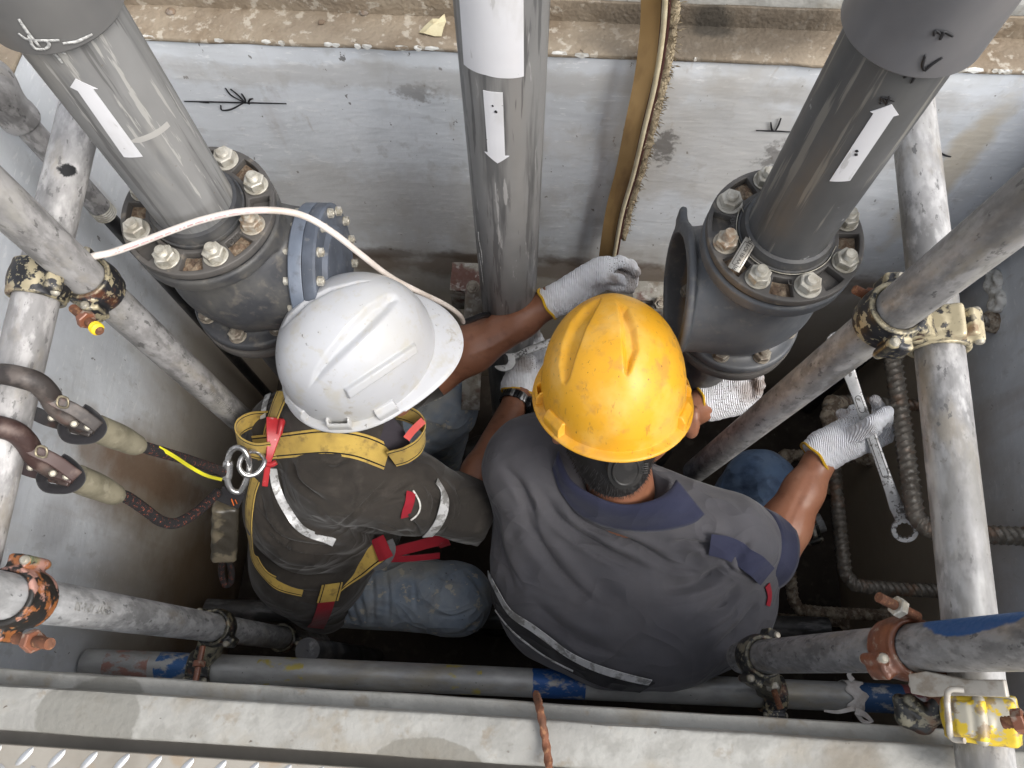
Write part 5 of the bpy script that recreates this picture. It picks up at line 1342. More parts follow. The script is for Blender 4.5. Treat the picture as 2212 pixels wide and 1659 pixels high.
def skin_r(p):
    R = (tuple(xh), tuple(yh), tuple(zh))
    d = ell(p, hc-zh*.012, (.076, .096, .108), R)
    d = smin(d, ell(p, hc-zh*.085+yh*.045, (.052, .055, .055), R), .04)          # jaw
    d = smin(d, cap(p, hc+yh*.10-zh*.035, hc+yh*.112-zh*.055, .008, .013), .012)   # nose
    d = smin(d, cap(p, hc+xh*.055-zh*.03, earR, .03, .010), .02)
    for e, s in ((earR, 1), (earL, -1)):
        ear = ell(p, e, (.015, .019, .034), R)
        ear = smax(ear, -ell(p, e+xh*(s*.008)+zh*.002, (.006, .011, .02), R), .004); d = smin(d, ear, .006)
    d = smin(d, cap(p, nt_, nb, .058, .066), .03)
    d = smin(d, cap(p, sL, sR, .045), .03)
    d = smin(d, cap(p, tb[0], tb[1], .075), .04); d = smin(d, cap(p, tb[2], tb[3], .075), .04)
    d = smin(d, chain(p, [sR, eR, eR.lerp(wR, .3), eR.lerp(wR, .7), wR, wR.lerp(PD(1800, 965, 1.45), .6)], [.05, .048, .048, .037, .027, .024], .02), .02)
    d = smin(d, chain(p, [sL, eL, eL.lerp(wL, .3), wL, PD(1550, 860, 1.45)], [.045, .044, .044, .029, .025], .02), .02)
    return d
body_r, bv, _ = sdf_part('body', skin_r, [sL, sR, eR, wR, eL, wL, hc+zh*.1, hc+yh*.12, hc-yh*.1, tb[2], tb[4], PD(1800, 965, 1.45)], .09, .0048, M['skin_r'], W2, 2,
    [([(1690, 1160), (1720, 1090), (1755, 1020)], 6, .0012), ([(1700, 1200), (1735, 1100)], 7, .0012)])
cR = [([(1190, 1120), (1260, 1180), (1350, 1230), (1440, 1260)], 4, .005), ([(1240, 1105), (1300, 1150), (1400, 1190)], 4, .005), ([(1140, 1090), (1180, 1190), (1260, 1280), (1350, 1330)], 5, .005), ([(1590, 1240), (1540, 1280), (1470, 1300), (1400, 1300)], 5, .005), ([(1610, 1290), (1570, 1340), (1510, 1380)], 5, .005), ([(1460, 1160), (1500, 1158), (1545, 1172)], 3, .004), ([(1070, 1120), (1090, 1200), (1130, 1270)], 4, .005), ([(1560, 1200), (1580, 1230), (1620, 1250)], 4, .005), ([(1400, 1210), (1460, 1232), (1520, 1236)], 4, .004), ([(1170, 1340), (1250, 1390), (1350, 1420)], 5, .004), ([(1175, 1070), (1216, 1128), (1303, 1184), (1390, 1228)], 11, .0171), ([(1227, 1095), (1275, 1140), (1372, 1178), (1452, 1222)], 10, .0152), ([(1120, 1050), (1150, 1150), (1230, 1250), (1300, 1310)], 14, .0114),
      ([(1560, 1225), (1500, 1260), (1430, 1270)], 14, .0133), ([(1600, 1260), (1560, 1310), (1500, 1340)], 16, .0114), ([(1448, 1176), (1500, 1172), (1552, 1190)], 8, .0095), ([(1640, 1300), (1600, 1360), (1540, 1410)], 14, .0114),
      ([(1060, 1080), (1075, 1180), (1110, 1270)], 13, .0114), ([(1150, 1300), (1230, 1370), (1330, 1410)], 15, .0095), ([(1620, 1170), (1600, 1200), (1610, 1240)], 8, .0114), ([(1250, 1230), (1330, 1290), (1400, 1310)], 18, .0076), ([(1090, 1010), (1130, 1060), (1160, 1130)], 10, .0114)]
def shirt_r(p):
    d = smin(cap(p, sL, sR, .088, .082), cap(p, tb[0], tb[1], .128, .128), .06)
    d = smin(d, cap(p, tb[2], tb[3], .130, .124), .07)
    d = smin(d, cap(p, tb[4], tb[5], .100), .07)
    d = smin(d, cap(p, sL, tb[0], .09, .12), .06)
    d = smin(d, cap(p, sL, PD(1195, 960, 1.45), .075, .06), .04)
    d = smin(d, cap(p, nb, PD(1345, 1150, 1.42), .075, .09), .04)
    d = smin(d, chain(p, [sR, sR.lerp(eR, .62)], [.078, .068], .03), .035)
    d = smin(d, chain(p, [sL, sL.lerp(eL, .75)], [.078, .066], .03), .03)
    cut = cap(p, nt_, nb.lerp(nt_, .15), .060, .062)
    return smax(d, -cut, .01)
shirt, bvS, _ = sdf_part('shirt', shirt_r, [sL, sR, eR, eL, *tb], .16, .0046, M['shirt'], W2, 3, cR, .0012)
def legs(p, H, K, A, r0=.10, r1=.078, r2=.05): return chain(p, [H, K, A], [r0, r1, r2], .03)
def add_legs(person, sets, mat, creases, name='trousers', lump=.002, res=.006):
    pts = [q for s in sets for q in s]
    def f(p):
        d = None
        for s in sets:
            e = legs(p, *s); d = e if d is None else smin(d, e, .05)
        return d
    o, b_, _ = sdf_part(name, f, pts, .12, res, mat, person, 2, creases, lump)
    for s in sets:
        a = s[2]; fwd = (s[1]-s[0]); fwd.z = 0; fwd.normalize(); base = Vector((a.x, a.y, .0))
        def fb(p):
            d = smin(cap(p, base+Vector((0, 0, .14)), base+Vector((0, 0, .05)), .052, .05), chain(p, [base+Vector((0, 0, .05)), base+fwd*.12+Vector((0, 0, .042)), base+fwd*.17+Vector((0, 0, .035))], [.048, .045, .038], .02), .03)
            return smax(d, .002-p[2], .004)
        P, Q = sdf_mesh('boot', fb, base+Vector((-.24, -.24, -.01)), base+Vector((.24, .24, .2)), .006, 1)
        obj('boot', np_mesh('boot', P, Q), M['black_plastic'], person)
    return o, b_
kR = PD(1640, 1050, 1.70); kL = PD(1300, 1010, 1.80)
add_legs(W2, [(PD(1440, 1340, 1.80), kR, Vector((kR.x-.02, kR.y-.1, .1))), (PD(1340, 1340, 1.80), kL, Vector((kL.x, kL.y-.1, .1)))], M['denim'],
    [([(1520, 1080), (1580, 1060), (1650, 1060)], 6, .004), ([(1530, 1110), (1600, 1085), (1660, 1085)], 6, .004), ([(1600, 1000), (1640, 1020), (1690, 1030)], 6, .004)])
# collar, folded down over the shirt
inn = [(1206, 975, 1.29), (1232, 1035, 1.272), (1285, 1072, 1.262), (1345, 1090, 1.258), (1405, 1083, 1.262), (1444, 1062, 1.28), (1462, 1036, 1.30)]
out = [(1192, 1012), (1212, 1066), (1262, 1116), (1340, 1146), (1425, 1146), (1492, 1132), (1520, 1112)]
I = crom([PD(*q) for q in inn], 6); Oc = []
for q in crom([(a, b, 0) for a, b in out], 6):
    l, n = hit(bvS, q.x, q.y, .004); Oc.append(l if l is not None else PD(q.x, q.y, 1.30))
for _ in range(3): Oc = [Oc[0]]+[(Oc[i-1]+Oc[i]*2+Oc[i+1])/4 for i in range(1, len(Oc)-1)]+[Oc[-1]]
V, Fc = [], []
NCo = 9
for i in range(len(I)):
    up = (Vector(CAM)-I[i]).normalized()
    inner = I[i]-up*.03
    for j in range(NCo+2):
        if j == 0: V.append(inner)
        else:
            s = (j-1)/NCo; p = I[i].lerp(Oc[i], s)+up*(.014*math.sin(math.pi*min(1, s*1.15+.06))*(1-s*.55)); V.append(p)
k = NCo+2
for i in range(len(I)-1):
    for j in range(k-1): Fc.append((i*k+j, i*k+j+1, (i+1)*k+j+1, (i+1)*k+j))
co = obj('collar', mesh('collar', V, Fc), M['navy'], W2, label='navy folded collar')
md = co.modifiers.new('t', 'SOLIDIFY'); md.thickness = .0022; md.offset = 0
def rib(name, bv_, path, width, mat, parent, off=.002, th=.0014, label=None, cols=6):
    return obj(name, surf_ribbon(name, bv_, path, width, off, th, 6, cols), mat, parent, label=label)
rib('sleeve_tab', bvS, [(1530, 1170), (1570, 1178), (1610, 1200), (1640, 1228), (1658, 1258)], [.030]*30, M['navy'], W2) if False else None
def tapered(bv_, name, path, w0, w1, mat, parent, off=.0025, **kw):
    me = surf_ribbon(name, bv_, path, w0, off, .0016, 6, 6); return obj(name, me, mat, parent, **kw)
tapered(bvS, 'sleeve_tab', [(1534, 1172), (1575, 1184), (1615, 1206), (1650, 1240)], .040, .040, M['navy'], W2, .008, label='navy sleeve tab')
# sleeve cuff ring
sc = sR.lerp(eR, .66); ax_ = (eR-sR).normalized()
x_, y_, _ = frame(ax_)
V, Fc = [], []
for j in range(6):
    for i in range(48):
        a = 2*math.pi*i/48; rr = .0765+.0015*math.sin(3*a)+.002*math.sin(a+1)+(.001 if j in (1, 4) else 0)
        V.append(sc+ax_*(-.03+.012*j)+x_*(rr*math.cos(a))+y_*(rr*math.sin(a)))
for j in range(5):
    for i in range(48): Fc.append((j*48+i, j*48+(i+1) % 48, j*48+48+(i+1) % 48, j*48+48+i))
cf = obj('sleeve_cuff', mesh('sleeve_cuff', V, Fc), M['navy'], W2); cf.modifiers.new('t', 'SOLIDIFY').thickness = .002
hem = [(1050, 1222), (1078, 1276), (1105, 1322), (1150, 1352), (1188, 1380), (1232, 1412), (1290, 1440), (1350, 1458), (1404, 1470)]
rib('hem_band', bvS, [(a-6, b+14) for a, b in hem], .05, M['black_cloth'], W2, .0015)
rib('reflective_tape', bvS, hem, .016, M['reflective'], W2, .0045)
rib('hem_piping', bvS, [(1062, 1298), (1100, 1352), (1150, 1394), (1196, 1424), (1240, 1446)], .004, M['reflective'], W2, .0042, cols=2)
rib('sleeve_patch', bvS, [(1655, 1262), (1660, 1285), (1656, 1308)], .012, M['red_web'], W2, .003)
# hair at the nape
def hair_f(p):
    R = (tuple(xh), tuple(yh), tuple(zh)); q = loc3(p, hc, R)
    d = ell(p, hc-zh*.012-yh*.002, (.0785, .098, .108), R)
    d = smin(d, cap(p, hc-yh*.065-zh*.06, hc-yh*.05-zh*.088, .046, .040), .03)
    d = smax(d, -ell(p, hc-zh*.012, (.066, .085, .098), R), .004)
    d = smax(d, q[1]+.0-.35*q[2]*0-.01, .01)
    return smax(d, -(q[2]+.088), .006)
P, Q = sdf_mesh('hair', hair_f, hc-Vector((.13, .13, .15)), hc+Vector((.13, .13, .13)), .004, 1)
hr = obj('hair', np_mesh('hair', P, Q), M['hair'], W2)
N = vnormals(P, Q); sel = np.where(((P-np.array(hc)) @ np.array(zh) < -.03))[0]
rg = np.random.default_rng(5); geo = []
for i in rg.choice(sel, 2600):
    b = Vector(P[i]); n = Vector(N[i]); d = (n*.5-zh*.9+xh*rg.uniform(-.5, .5)).normalized()*rg.uniform(.004, .010); s = d.cross(n).normalized()*.00045
    geo.append(([b-s, b+s, b+d], [(0, 1, 2)]))
o = obj('hair_strands', mesh('hair_strands', *join_geo(geo)), M['hair'], hr); tag(o, kind='stuff')
# ratchet suspension of the yellow hat
bP, bN = [], []
for i in range(33):
    a = math.radians(188+164*i/32); n = xh*math.cos(a)+yh*math.sin(a)
    bP.append(HYc+xh*(.085*math.cos(a))+yh*(.108*math.sin(a))-zh*.024); bN.append((n-zh*.25).normalized())
obj('ratchet_band', ribbon('ratchet_band', bP, bN, .034, .003, 4), M['black_plastic'], hat_y)
kb = HYc-yh*.113-zh*.047+xh*.004; kn = (-yh*.82-zh*.57*0+zh*.15).normalized()
Mk = align(kb, kn, xh)
prof = [(0, .008), (.018, .008), (.0195, .0095), (.021, .0092), (.022, .006), (.0275, .005), (.0285, .003), (.0285, -.01), (0, -.01)]
kbm = lathe('ratchet_knob', prof, 48); kbm.transform(Matrix.Diagonal((1.28, .95, 1, 1)))
obj('ratchet_knob', kbm, M['black_plastic'], hat_y, Mk)
for s in range(-2, 3):
    obj('knob_grip', bevel_mesh(mesh('knob_grip', *box_geo((0, 0, 0), (.0022, .012, .004))), .0006, 1), M['black_plastic'], hat_y, Mk @ Matrix.Translation((s*.004, .027, .004)))
for (a, w_) in ((305, .022), (322, .030), (228, .026)):
    a = math.radians(a); n = (xh*math.cos(a)+yh*math.sin(a))
    c = HYc+xh*(.0885*math.cos(a))+yh*(.1115*math.sin(a))-zh*.022; tn = zh.cross(n).normalized()
    V, Fc = box_geo((0, 0, 0), (w_*.6, .034, .0012))
    obj('grey_strap', bevel_mesh(mesh('grey_strap', V, Fc), .0004, 1), M['grey_strap'], hat_y, mat4(tn, zh, n, c))
# hands
glove(W2, 'glove', [((1782, 980, 1.465), (1850, 952, 1.452), .033, .030), ((1775, 962, 1.465), (1845, 922, 1.455), .030, .026), ((1835, 950, 1.45), (1885, 925, 1.45), .026, .018)],
    [([(1845, 935, 1.425), (1885, 912, 1.378), (1916, 890, 1.385)], .0135), ([(1848, 945, 1.425), (1886, 922, 1.385), (1912, 902, 1.39)], .0125), ([(1880, 965, 1.475), (1915, 945, 1.47), (1923, 915, 1.445), (1912, 893, 1.425)], .0125), ([(1850, 920, 1.50), (1840, 900, 1.49), (1818, 894, 1.465)], .0118), ([(1865, 910, 1.50), (1857, 892, 1.49), (1843, 885, 1.46)], .0118), ([(1895, 905, 1.49), (1898, 880, 1.485), (1890, 864, 1.46)], .0118)],
    ((1760, 990, 1.465), (1790, 968, 1.465), .0365), 'white knit glove gripping the long wrench', 'white_knit_glove_right',
    [((1918, 886, 1.41), .02), ((1890, 862, 1.46), .018), ((1818, 894, 1.46), .016)], [((1840, 905, 1.45), .028)], None)
glove(W2, 'glove', [((1528, 862, 1.455), (1595, 842, 1.440), 0.0313, .036), ((1535, 880, 1.455), (1600, 862, 1.440), 0.0276, .030), ((1535, 848, 1.460), (1580, 822, 1.450), 0.0258, .028)],
    [([(1592, 822, 1.450), (1622, 805, 1.435), (1642, 787, 1.420)], 0.0124), ([(1598, 838, 1.440), (1628, 828, 1.420), (1639, 816, 1.400)], 0.0115), ([(1602, 852, 1.440), (1632, 845, 1.420), (1642, 833, 1.400)], 0.0110), ([(1598, 868, 1.440), (1624, 864, 1.420), (1637, 850, 1.405)], 0.0103), ([(1570, 810, 1.460), (1595, 790, 1.460), (1620, 780, 1.450)], 0.0120)],
    ((1512, 866, 1.455), (1540, 858, 1.455), 0.0317), 'white dotted glove turned palm up under the right valve', 'white_knit_glove_palm',
    [((1640, 787, 1.420), 0.0239), ((1638, 816, 1.400), 0.0202), ((1642, 835, 1.400), .02), ((1620, 840, 1.400), .04)], [((1590, 845, 1.410), .055), ((1620, 840, 1.410), .04)], tuple(-ray(1600, 860)/np.linalg.norm(ray(1600, 860))))
# ================================================================ worker in the dark jacket
W1 = thing('person', 'worker in dark jacket, harness and white hard hat, crouching beside the left valve', 'person', PD(700, 1250, 2.1), 'workers in the pit')
xw = Vector(MhW.col[0][:3]); yw = Vector(MhW.col[1][:3]); zw = Vector(MhW.col[2][:3]); hw_ = HWc-zw*.035
aR, aL = PD(738, 1022, 1.385), PD(735, 880, 1.47)
eR1, wR1 = PD(1004, 1098, 1.475), PD(1118, 860, 1.64)
eL1, wL1 = PD(930, 806, 1.53), PD(1193, 650, 1.455)
bk = [PD(662, 960, 1.50), PD(665, 1090, 1.50), PD(662, 1105, 1.62), PD(672, 1205, 1.64), PD(700, 1240, 1.76), PD(780, 1120, 1.66)]
n0, n1 = PD(735, 870, 1.36), PD(700, 960, 1.45)
def skin_l(p):
    R = (tuple(xw), tuple(yw), tuple(zw))
    d = ell(p, hw_-zw*.012, (.076, .096, .108), R)
    d = smin(d, ell(p, hw_-zw*.085+yw*.045, (.052, .055, .055), R), .04)
    d = smin(d, cap(p, hw_+yw*.10-zw*.035, hw_+yw*.112-zw*.055, .008, .013), .012)
    for s in (1, -1): d = smin(d, ell(p, hw_+xw*(s*.080)-zw*.03, (.009, .019, .032), R), .006)
    d = smin(d, cap(p, n0, n1, .05, .05), .03); d = smin(d, cap(p, aL, aR, .05), .05)
    d = smin(d, cap(p, bk[0], bk[1], .085), .05); d = smin(d, cap(p, bk[2], bk[3], .09), .05)
    d = smin(d, chain(p, [aR, eR1, eR1.lerp(wR1, .3), wR1, PD(1120, 825, 1.655)], [.045, .040, .040, .027, .023], .02), .02)
    d = smin(d, chain(p, [aL, eL1, eL1.lerp(wL1, .35), eL1.lerp(wL1, .75), wL1, PD(1225, 630, 1.445)], [.05, .049, .047, .036, .027, .023], .02), .02)
    return d
_, bvL, _ = sdf_part('body', skin_l, [aR, aL, eR1, wR1, eL1, wL1, hw_+yw*.1, hw_-yw*.1, bk[3], PD(1225, 630, 1.445)], .1, .0048, M['skin_l'], W1, 2,
    [([(1010, 740), (1080, 700), (1150, 665)], 5, -.0012), ([(1000, 770), (1070, 745), (1130, 705)], 5, -.0011)])
cL = [([(600, 1100), (650, 1150), (720, 1165)], 4, .006), ([(570, 1180), (630, 1222), (710, 1225)], 4, .006), ([(590, 1250), (640, 1275), (700, 1280)], 4, .006), ([(780, 1040), (820, 1060), (870, 1065)], 3, .004), ([(900, 1030), (925, 1060), (925, 1110)], 3, .005), ([(975, 1060), (985, 1100), (975, 1150)], 3, .005), ([(820, 1130), (860, 1145), (900, 1165)], 3, .005), ([(740, 1010), (770, 1060), (760, 1110)], 4, .004), ([(560, 1060), (580, 1130), (640, 1200)], 4, .006), ([(690, 1100), (720, 1130), (780, 1150)], 4, .005), ([(650, 1010), (690, 1040), (740, 1045)], 4, .004), ([(629, 994), (639, 1034), (666, 1061), (705, 1086)], 6, .0102), ([(845, 1029), (775, 1101), (726, 1143)], 4, .0085), ([(547, 1096), (602, 1163), (676, 1183), (740, 1182)], 8, .0153), ([(557, 1133), (616, 1192), (701, 1206), (760, 1200)], 7, .0136), ([(548, 1165), (590, 1225), (660, 1250), (730, 1240)], 8, .0136),
      ([(835, 1071), (864, 1054), (890, 1036)], 5, .0102), ([(800, 1091), (850, 1075), (900, 1060)], 6, .0068), ([(944, 1036), (966, 1071), (968, 1125)], 6, .0119), ([(915, 1035), (940, 1080), (930, 1130)], 6, .0085), ([(985, 1050), (1000, 1090), (990, 1140)], 5, .0102), ([(760, 1150), (830, 1160), (900, 1150)], 9, .0102), ([(690, 990), (720, 1000), (760, 985)], 7, .0085), ([(600, 1010), (610, 1080), (650, 1140)], 9, .0085), ([(870, 1110), (900, 1140), (905, 1160)], 5, .0085)]
def jacket_f(p):
    d = smin(cap(p, aL, aR, .078, .082), cap(p, bk[0], bk[1], .112, .118), .05)
    d = smin(d, cap(p, bk[2], bk[3], .122, .122), .06); d = smin(d, cap(p, bk[3], bk[4], .118, .115), .05)
    d = smin(d, cap(p, bk[1], bk[5], .10, .10), .06)
    d = smin(d, cap(p, n1, PD(760, 925, 1.40), .07, .055), .03)
    d = smin(d, chain(p, [aR, aR.lerp(eR1, .5), eR1], [.088, .077, .060], .03), .04)
    d = smin(d, chain(p, [aL, eL1], [.075, .054], .03), .03)
    d = smin(d, cap(p, PD(655, 1275, 1.72), PD(700, 1318, 1.73), .06, .052), .04)
    d = smin(d, cap(p, PD(620, 930, 1.43), PD(790, 945, 1.43), .07, .07), .05)
    d = smin(d, cap(p, PD(680, 890, 1.37), PD(770, 905, 1.37), .068), .03)
    return d
jk, bvJ, _ = sdf_part('jacket', jacket_f, [aR, aL, eR1, eL1, *bk, PD(740, 1370, 1.7), PD(600, 1370, 1.7)], .14, .0046, M['jacket'], W1, 2, cL, .0014)
k1 = PD(985, 1294, 1.70); k2 = PD(955, 880, 1.76)
_, bvT1 = add_legs(W1, [(PD(720, 1262, 1.80), k1, Vector((k1.x-.03, k1.y, .1))), (PD(740, 1010, 1.83), k2, Vector((k2.x-.04, k2.y, .1)))], M['denim_dirty'],
    [([(830, 1220), (840, 1290), (835, 1360)], 4, .005), ([(930, 1225), (960, 1250), (1000, 1255)], 4, .004), ([(870, 1370), (930, 1378), (980, 1372)], 4, .006), ([(940, 1330), (990, 1330), (1030, 1310)], 4, .004), ([(770, 1360), (830, 1372), (900, 1376)], 5, .006), ([(765, 1220), (758, 1290), (775, 1350)], 5, .006), ([(785, 1215), (778, 1280), (790, 1345)], 5, .006), ([(800, 1212), (806, 1280), (805, 1350)], 5, .005), ([(745, 1230), (742, 1300), (758, 1350)], 5, .006), ([(890, 1215), (895, 1280), (902, 1330)], 4, .004), ([(1000, 1225), (1030, 1260), (1050, 1300)], 6, .004), ([(960, 1375), (1000, 1370), (1030, 1345)], 6, .005), ([(900, 960), (950, 930), (985, 890)], 6, .004)], res=.0055)
# rolled sleeve end
sc = eR1.lerp(aR, .02); ax_ = (eR1-aR).normalized(); x_, y_, _ = frame(ax_)
V, Fc = [], []
for j, (dz, rr) in enumerate([(-.045, .060), (-.035, .066), (0, .067), (.03, .066), (.046, .063), (.05, .056), (.04, .05), (.0, .046)]):
    for i in range(56):
        a = 2*math.pi*i/56; q = rr+.0018*math.sin(5*a+j)+.0012*math.sin(9*a-j*2)
        V.append(sc+ax_*(dz+.003*math.sin(2*a+1))+x_*(q*math.cos(a))+y_*(q*math.sin(a)))
for j in range(7):
    for i in range(56): Fc.append((j*56+i, j*56+(i+1) % 56, j*56+56+(i+1) % 56, j*56+56+i))
obj('rolled_cuff', mesh('rolled_cuff', V, Fc), M['jacket'], W1)
rib('sleeve_patch', bvJ, [(888, 1060), (884, 1085), (872, 1118)], .017, M['red_web'], W1, .003)
rib('patch_edge', bvJ, [(892, 1058), (906, 1085), (904, 1105), (890, 1121)], .003, M['paint_white'], W1, .003, cols=2)
rib('reflective_tape', bvJ, [(940, 1040), (957, 1070), (955, 1105), (938, 1140), (905, 1170)], .021, M['reflective'], W1, .004)
rib('reflective_tape', bvJ, [(592, 1010), (598, 1058), (622, 1108), (658, 1146), (720, 1170)], .015, M['reflective'], W1, .004)
rib('reflective_tape', bvJ, [(583, 850), (574, 880), (571, 905)], .012, M['reflective'], W1, .004)
# open collar flap
P_ = [PD(795, 905, 1.33), PD(830, 935, 1.335), PD(850, 965, 1.345), PD(856, 1005, 1.36)]
obj('collar_flap', ribbon('collar_flap', crom(P_, 5), [Vector(CAM)-p for p in crom(P_, 5)], .06, .003, 6), cloth('faded_black_collar', (.04, .035, .042)), W1)
glove(W1, 'glove', [((1205, 643, 1.45), (1290, 590, 1.435), .028, .027), ((1215, 650, 1.455), (1300, 606, 1.45), .026, .020), ((1240, 620, 1.44), (1308, 574, 1.435), .022, .018)],
    [([(1300, 574, 1.43), (1340, 566, 1.435), (1362, 574, 1.45), (1373, 588, 1.47)], .0125), ([(1305, 588, 1.45), (1345, 588, 1.47), (1368, 600, 1.485)], .0120), ([(1305, 600, 1.465), (1342, 608, 1.48), (1368, 612, 1.49)], .0115), ([(1300, 612, 1.475), (1335, 620, 1.485), (1362, 625, 1.49)], .0108), ([(1262, 612, 1.425), (1300, 600, 1.405), (1338, 604, 1.415)], .0128)],
    ((1182, 657, 1.457), (1210, 640, 1.45), .033), 'white knit glove reaching past the centre pipe', 'white_knit_glove_far',
    [((1372, 590, 1.47), .028), ((1362, 625, 1.49), .024), ((1325, 602, 1.40), .018), ((1345, 585, 1.45), .03)], [((1325, 590, 1.44), .035), ((1360, 605, 1.48), .03)], tuple(-ray(1320, 590)/np.linalg.norm(ray(1320, 590))))
glove(W1, 'glove', [((1119, 835, 1.655), (1138, 795, 1.665), .033, .034), ((1110, 835, 1.66), (1122, 805, 1.67), .028, .028)],
    [([(1150, 790, 1.70), (1132, 768, 1.70), (1119, 752, 1.675), (1117, 742, 1.655)], .0115), ([(1165, 785, 1.70), (1152, 758, 1.70), (1141, 744, 1.675), (1138, 733, 1.655)], .0122), ([(1178, 775, 1.70), (1170, 745, 1.70), (1160, 728, 1.68), (1155, 714, 1.66)], .0125), ([(1155, 800, 1.66), (1180, 785, 1.64), (1205, 770, 1.63)], .0135)],
    ((1117, 848, 1.652), (1122, 820, 1.66), .0345), 'white knit glove holding the open ended wrench', 'white_knit_glove_near',
    [((1118, 744, 1.655), .016), ((1140, 736, 1.655), .016), ((1156, 716, 1.66), .02), ((1130, 785, 1.63), .03)], [((1148, 775, 1.64), .03), ((1135, 740, 1.65), .03)], tuple(-ray(1130, 770)/np.linalg.norm(ray(1130, 770))))
# wristwatch
c0, c1 = PD(1106, 872, 1.63), PD(1112, 858, 1.636)
ax_ = (wR1-eR1).normalized(); wc = eR1.lerp(wR1, .96); x_, y_, _ = frame(ax_)
wt = thing('wristwatch', 'black and steel wristwatch worn below the near glove cuff', 'watch', wc)
toC = (Vector(CAM)-wc); toC = (toC-ax_*toC.dot(ax_)).normalized(); sd = ax_.cross(toC)
for i in range(26):
    a = 2*math.pi*i/26; n = toC*math.cos(a)+sd*math.sin(a)
    V, Fc = box_geo((0, 0, 0), (.0078, .021 if i % 2 else .0195, .004))
    obj('link', bevel_mesh(mesh('link', V, Fc), .0008, 1), M['watch_link'] if i in (1, 2, 24) else M['watch'], wt, mat4(ax_.cross(n), ax_, n, wc+n*.0335))
n = (toC*.45+sd*.9).normalized()
obj('case', lathe('case', [(0, .009), (.015, .009), (.0165, .0075), (.0185, .006), (.019, 0), (0, 0)], 36), M['watch'], wt, align(wc+n*.0325, n))
# ---------------------------------------------------------------- wrenches
def plate_mesh(name, outline, th, bev=.0012):
    bm = bmesh.new(); f = bm.faces.new([bm.verts.new((x, y, -th/2)) for x, y in outline])
    r = bmesh.ops.extrude_face_region(bm, geom=[f])
    for v in r['geom']:
        if isinstance(v, bmesh.types.BMVert): v.co.z = th/2
    bmesh.ops.recalc_face_normals(bm, faces=bm.faces)
    me = bpy.data.meshes.new(name); bm.to_mesh(me); bm.free()
    return bevel_mesh(me, bev, 2, 60) if bev else sharp(me, 40)
def basis(A, B, tilt=(0, 0, 0)):
    x = (B-A).normalized(); n = (Vector(CAM)-A).normalized()+Vector(tilt); n = (n-x*n.dot(x)).normalized(); return mat4(x, n.cross(x), n, A)
A, B = PD(1089, 776, 1.625), PD(1165, 748, 1.615)
t = thing('open_end_wrench', 'chrome open ended wrench stamped 24 in the near glove', 'wrench', A)
R_, hw2 = .0265, .0122; oa = math.radians(180-14)
out = []
ca, sa = math.cos(oa), math.sin(oa)
def rot(x, y): return (x*ca-y*sa, x*sa+y*ca)
al = math.asin(hw2/R_)
out += [rot(-.004, hw2), rot(R_*math.cos(al)*.96, hw2)]
for i in range(1, 18): a = al+(math.radians(158)-al)*i/17; out.append(rot(R_*math.cos(a), R_*math.sin(a)))
out2 = []
for i in range(18): a = -math.radians(158)+(math.radians(158)-al)*i/17; out2.append(rot(R_*math.cos(a), R_*math.sin(a)))
# shaft inserted on the far side
shaft = [(.030, -.0085), (.13, -.0085), (.13, .0085), (.030, .0085)]
ring1 = out; ring2 = out2+[rot(R_*math.cos(al)*.96, -hw2), rot(-.004, -hw2), rot(-.009, -hw2*.55), rot(-.009, hw2*.55)]
poly = ring1+shaft[::-1] if False else None
def order_outline():
    pts = out+out2+[rot(R_*math.cos(al)*.96, -hw2), rot(-.004, -hw2), rot(-.009, -hw2*.5), rot(-.009, hw2*.5)]
    return pts
Mw = basis(A, B)
obj('jaw', plate_mesh('jaw', order_outline(), .0085), M['wrench'], t, Mw)
obj('shaft', bevel_mesh(mesh('shaft', *box_geo((.078, 0, 0), (.112, .0165, .0066))), .0022, 2), M['wrench'], t, Mw)
obj('stamped_size', text_mesh('stamped_size', '24', .0135, .0002), M['wrench_dark'], t, Mw @ Matrix.Translation((.048, 0, .0036)))
# long ring wrench
A, B = PD(1954, 1145, 1.405), PD(1812, 742, 1.42)
t = thing('ring_wrench', 'long steel ring wrench held in the right hand glove', 'wrench', A)
Mw = basis(A, B); L = (B-A).length
def ring_end(name, c, M_):
    prof = []
    V, Fc = [], []
    for i in range(72):
        a = 2*math.pi*i/72; ri = .0150+.0011*math.cos(12*a)
        for (r, z) in ((ri, -.005), (.0222, -.005), (.0235, -.003), (.0235, .003), (.0222, .005), (ri, .005)): V.append((r*math.cos(a), r*math.sin(a), z))
    for i in range(72):
        j = (i+1) % 72
        for k in range(6): Fc.append((i*6+k, j*6+k, j*6+(k+1) % 6, i*6+(k+1) % 6))
    me = mesh(name, V, Fc); bm = bmesh.new(); bm.from_mesh(me); bmesh.ops.recalc_face_normals(bm, faces=bm.faces); bm.to_mesh(me); bm.free()
    return obj(name, sharp(me, 40), M['wrench'], t, M_ @ Matrix.Translation((c, 0, 0)))
ring_end('ring_end', 0, Mw); ring_end('ring_end', L, Mw)
hs_ = [(.021, .0095), (.045, .0125), (.075, .0108), (.11, .0098), (L-.11, .0098), (L-.075, .0108), (L-.045, .0125), (L-.021, .0095)]
obj('shaft', plate_mesh('shaft', [(x, -y) for x, y in hs_]+[(x, y) for x, y in reversed(hs_)], .0075, .0018), M['wrench'], t, Mw)
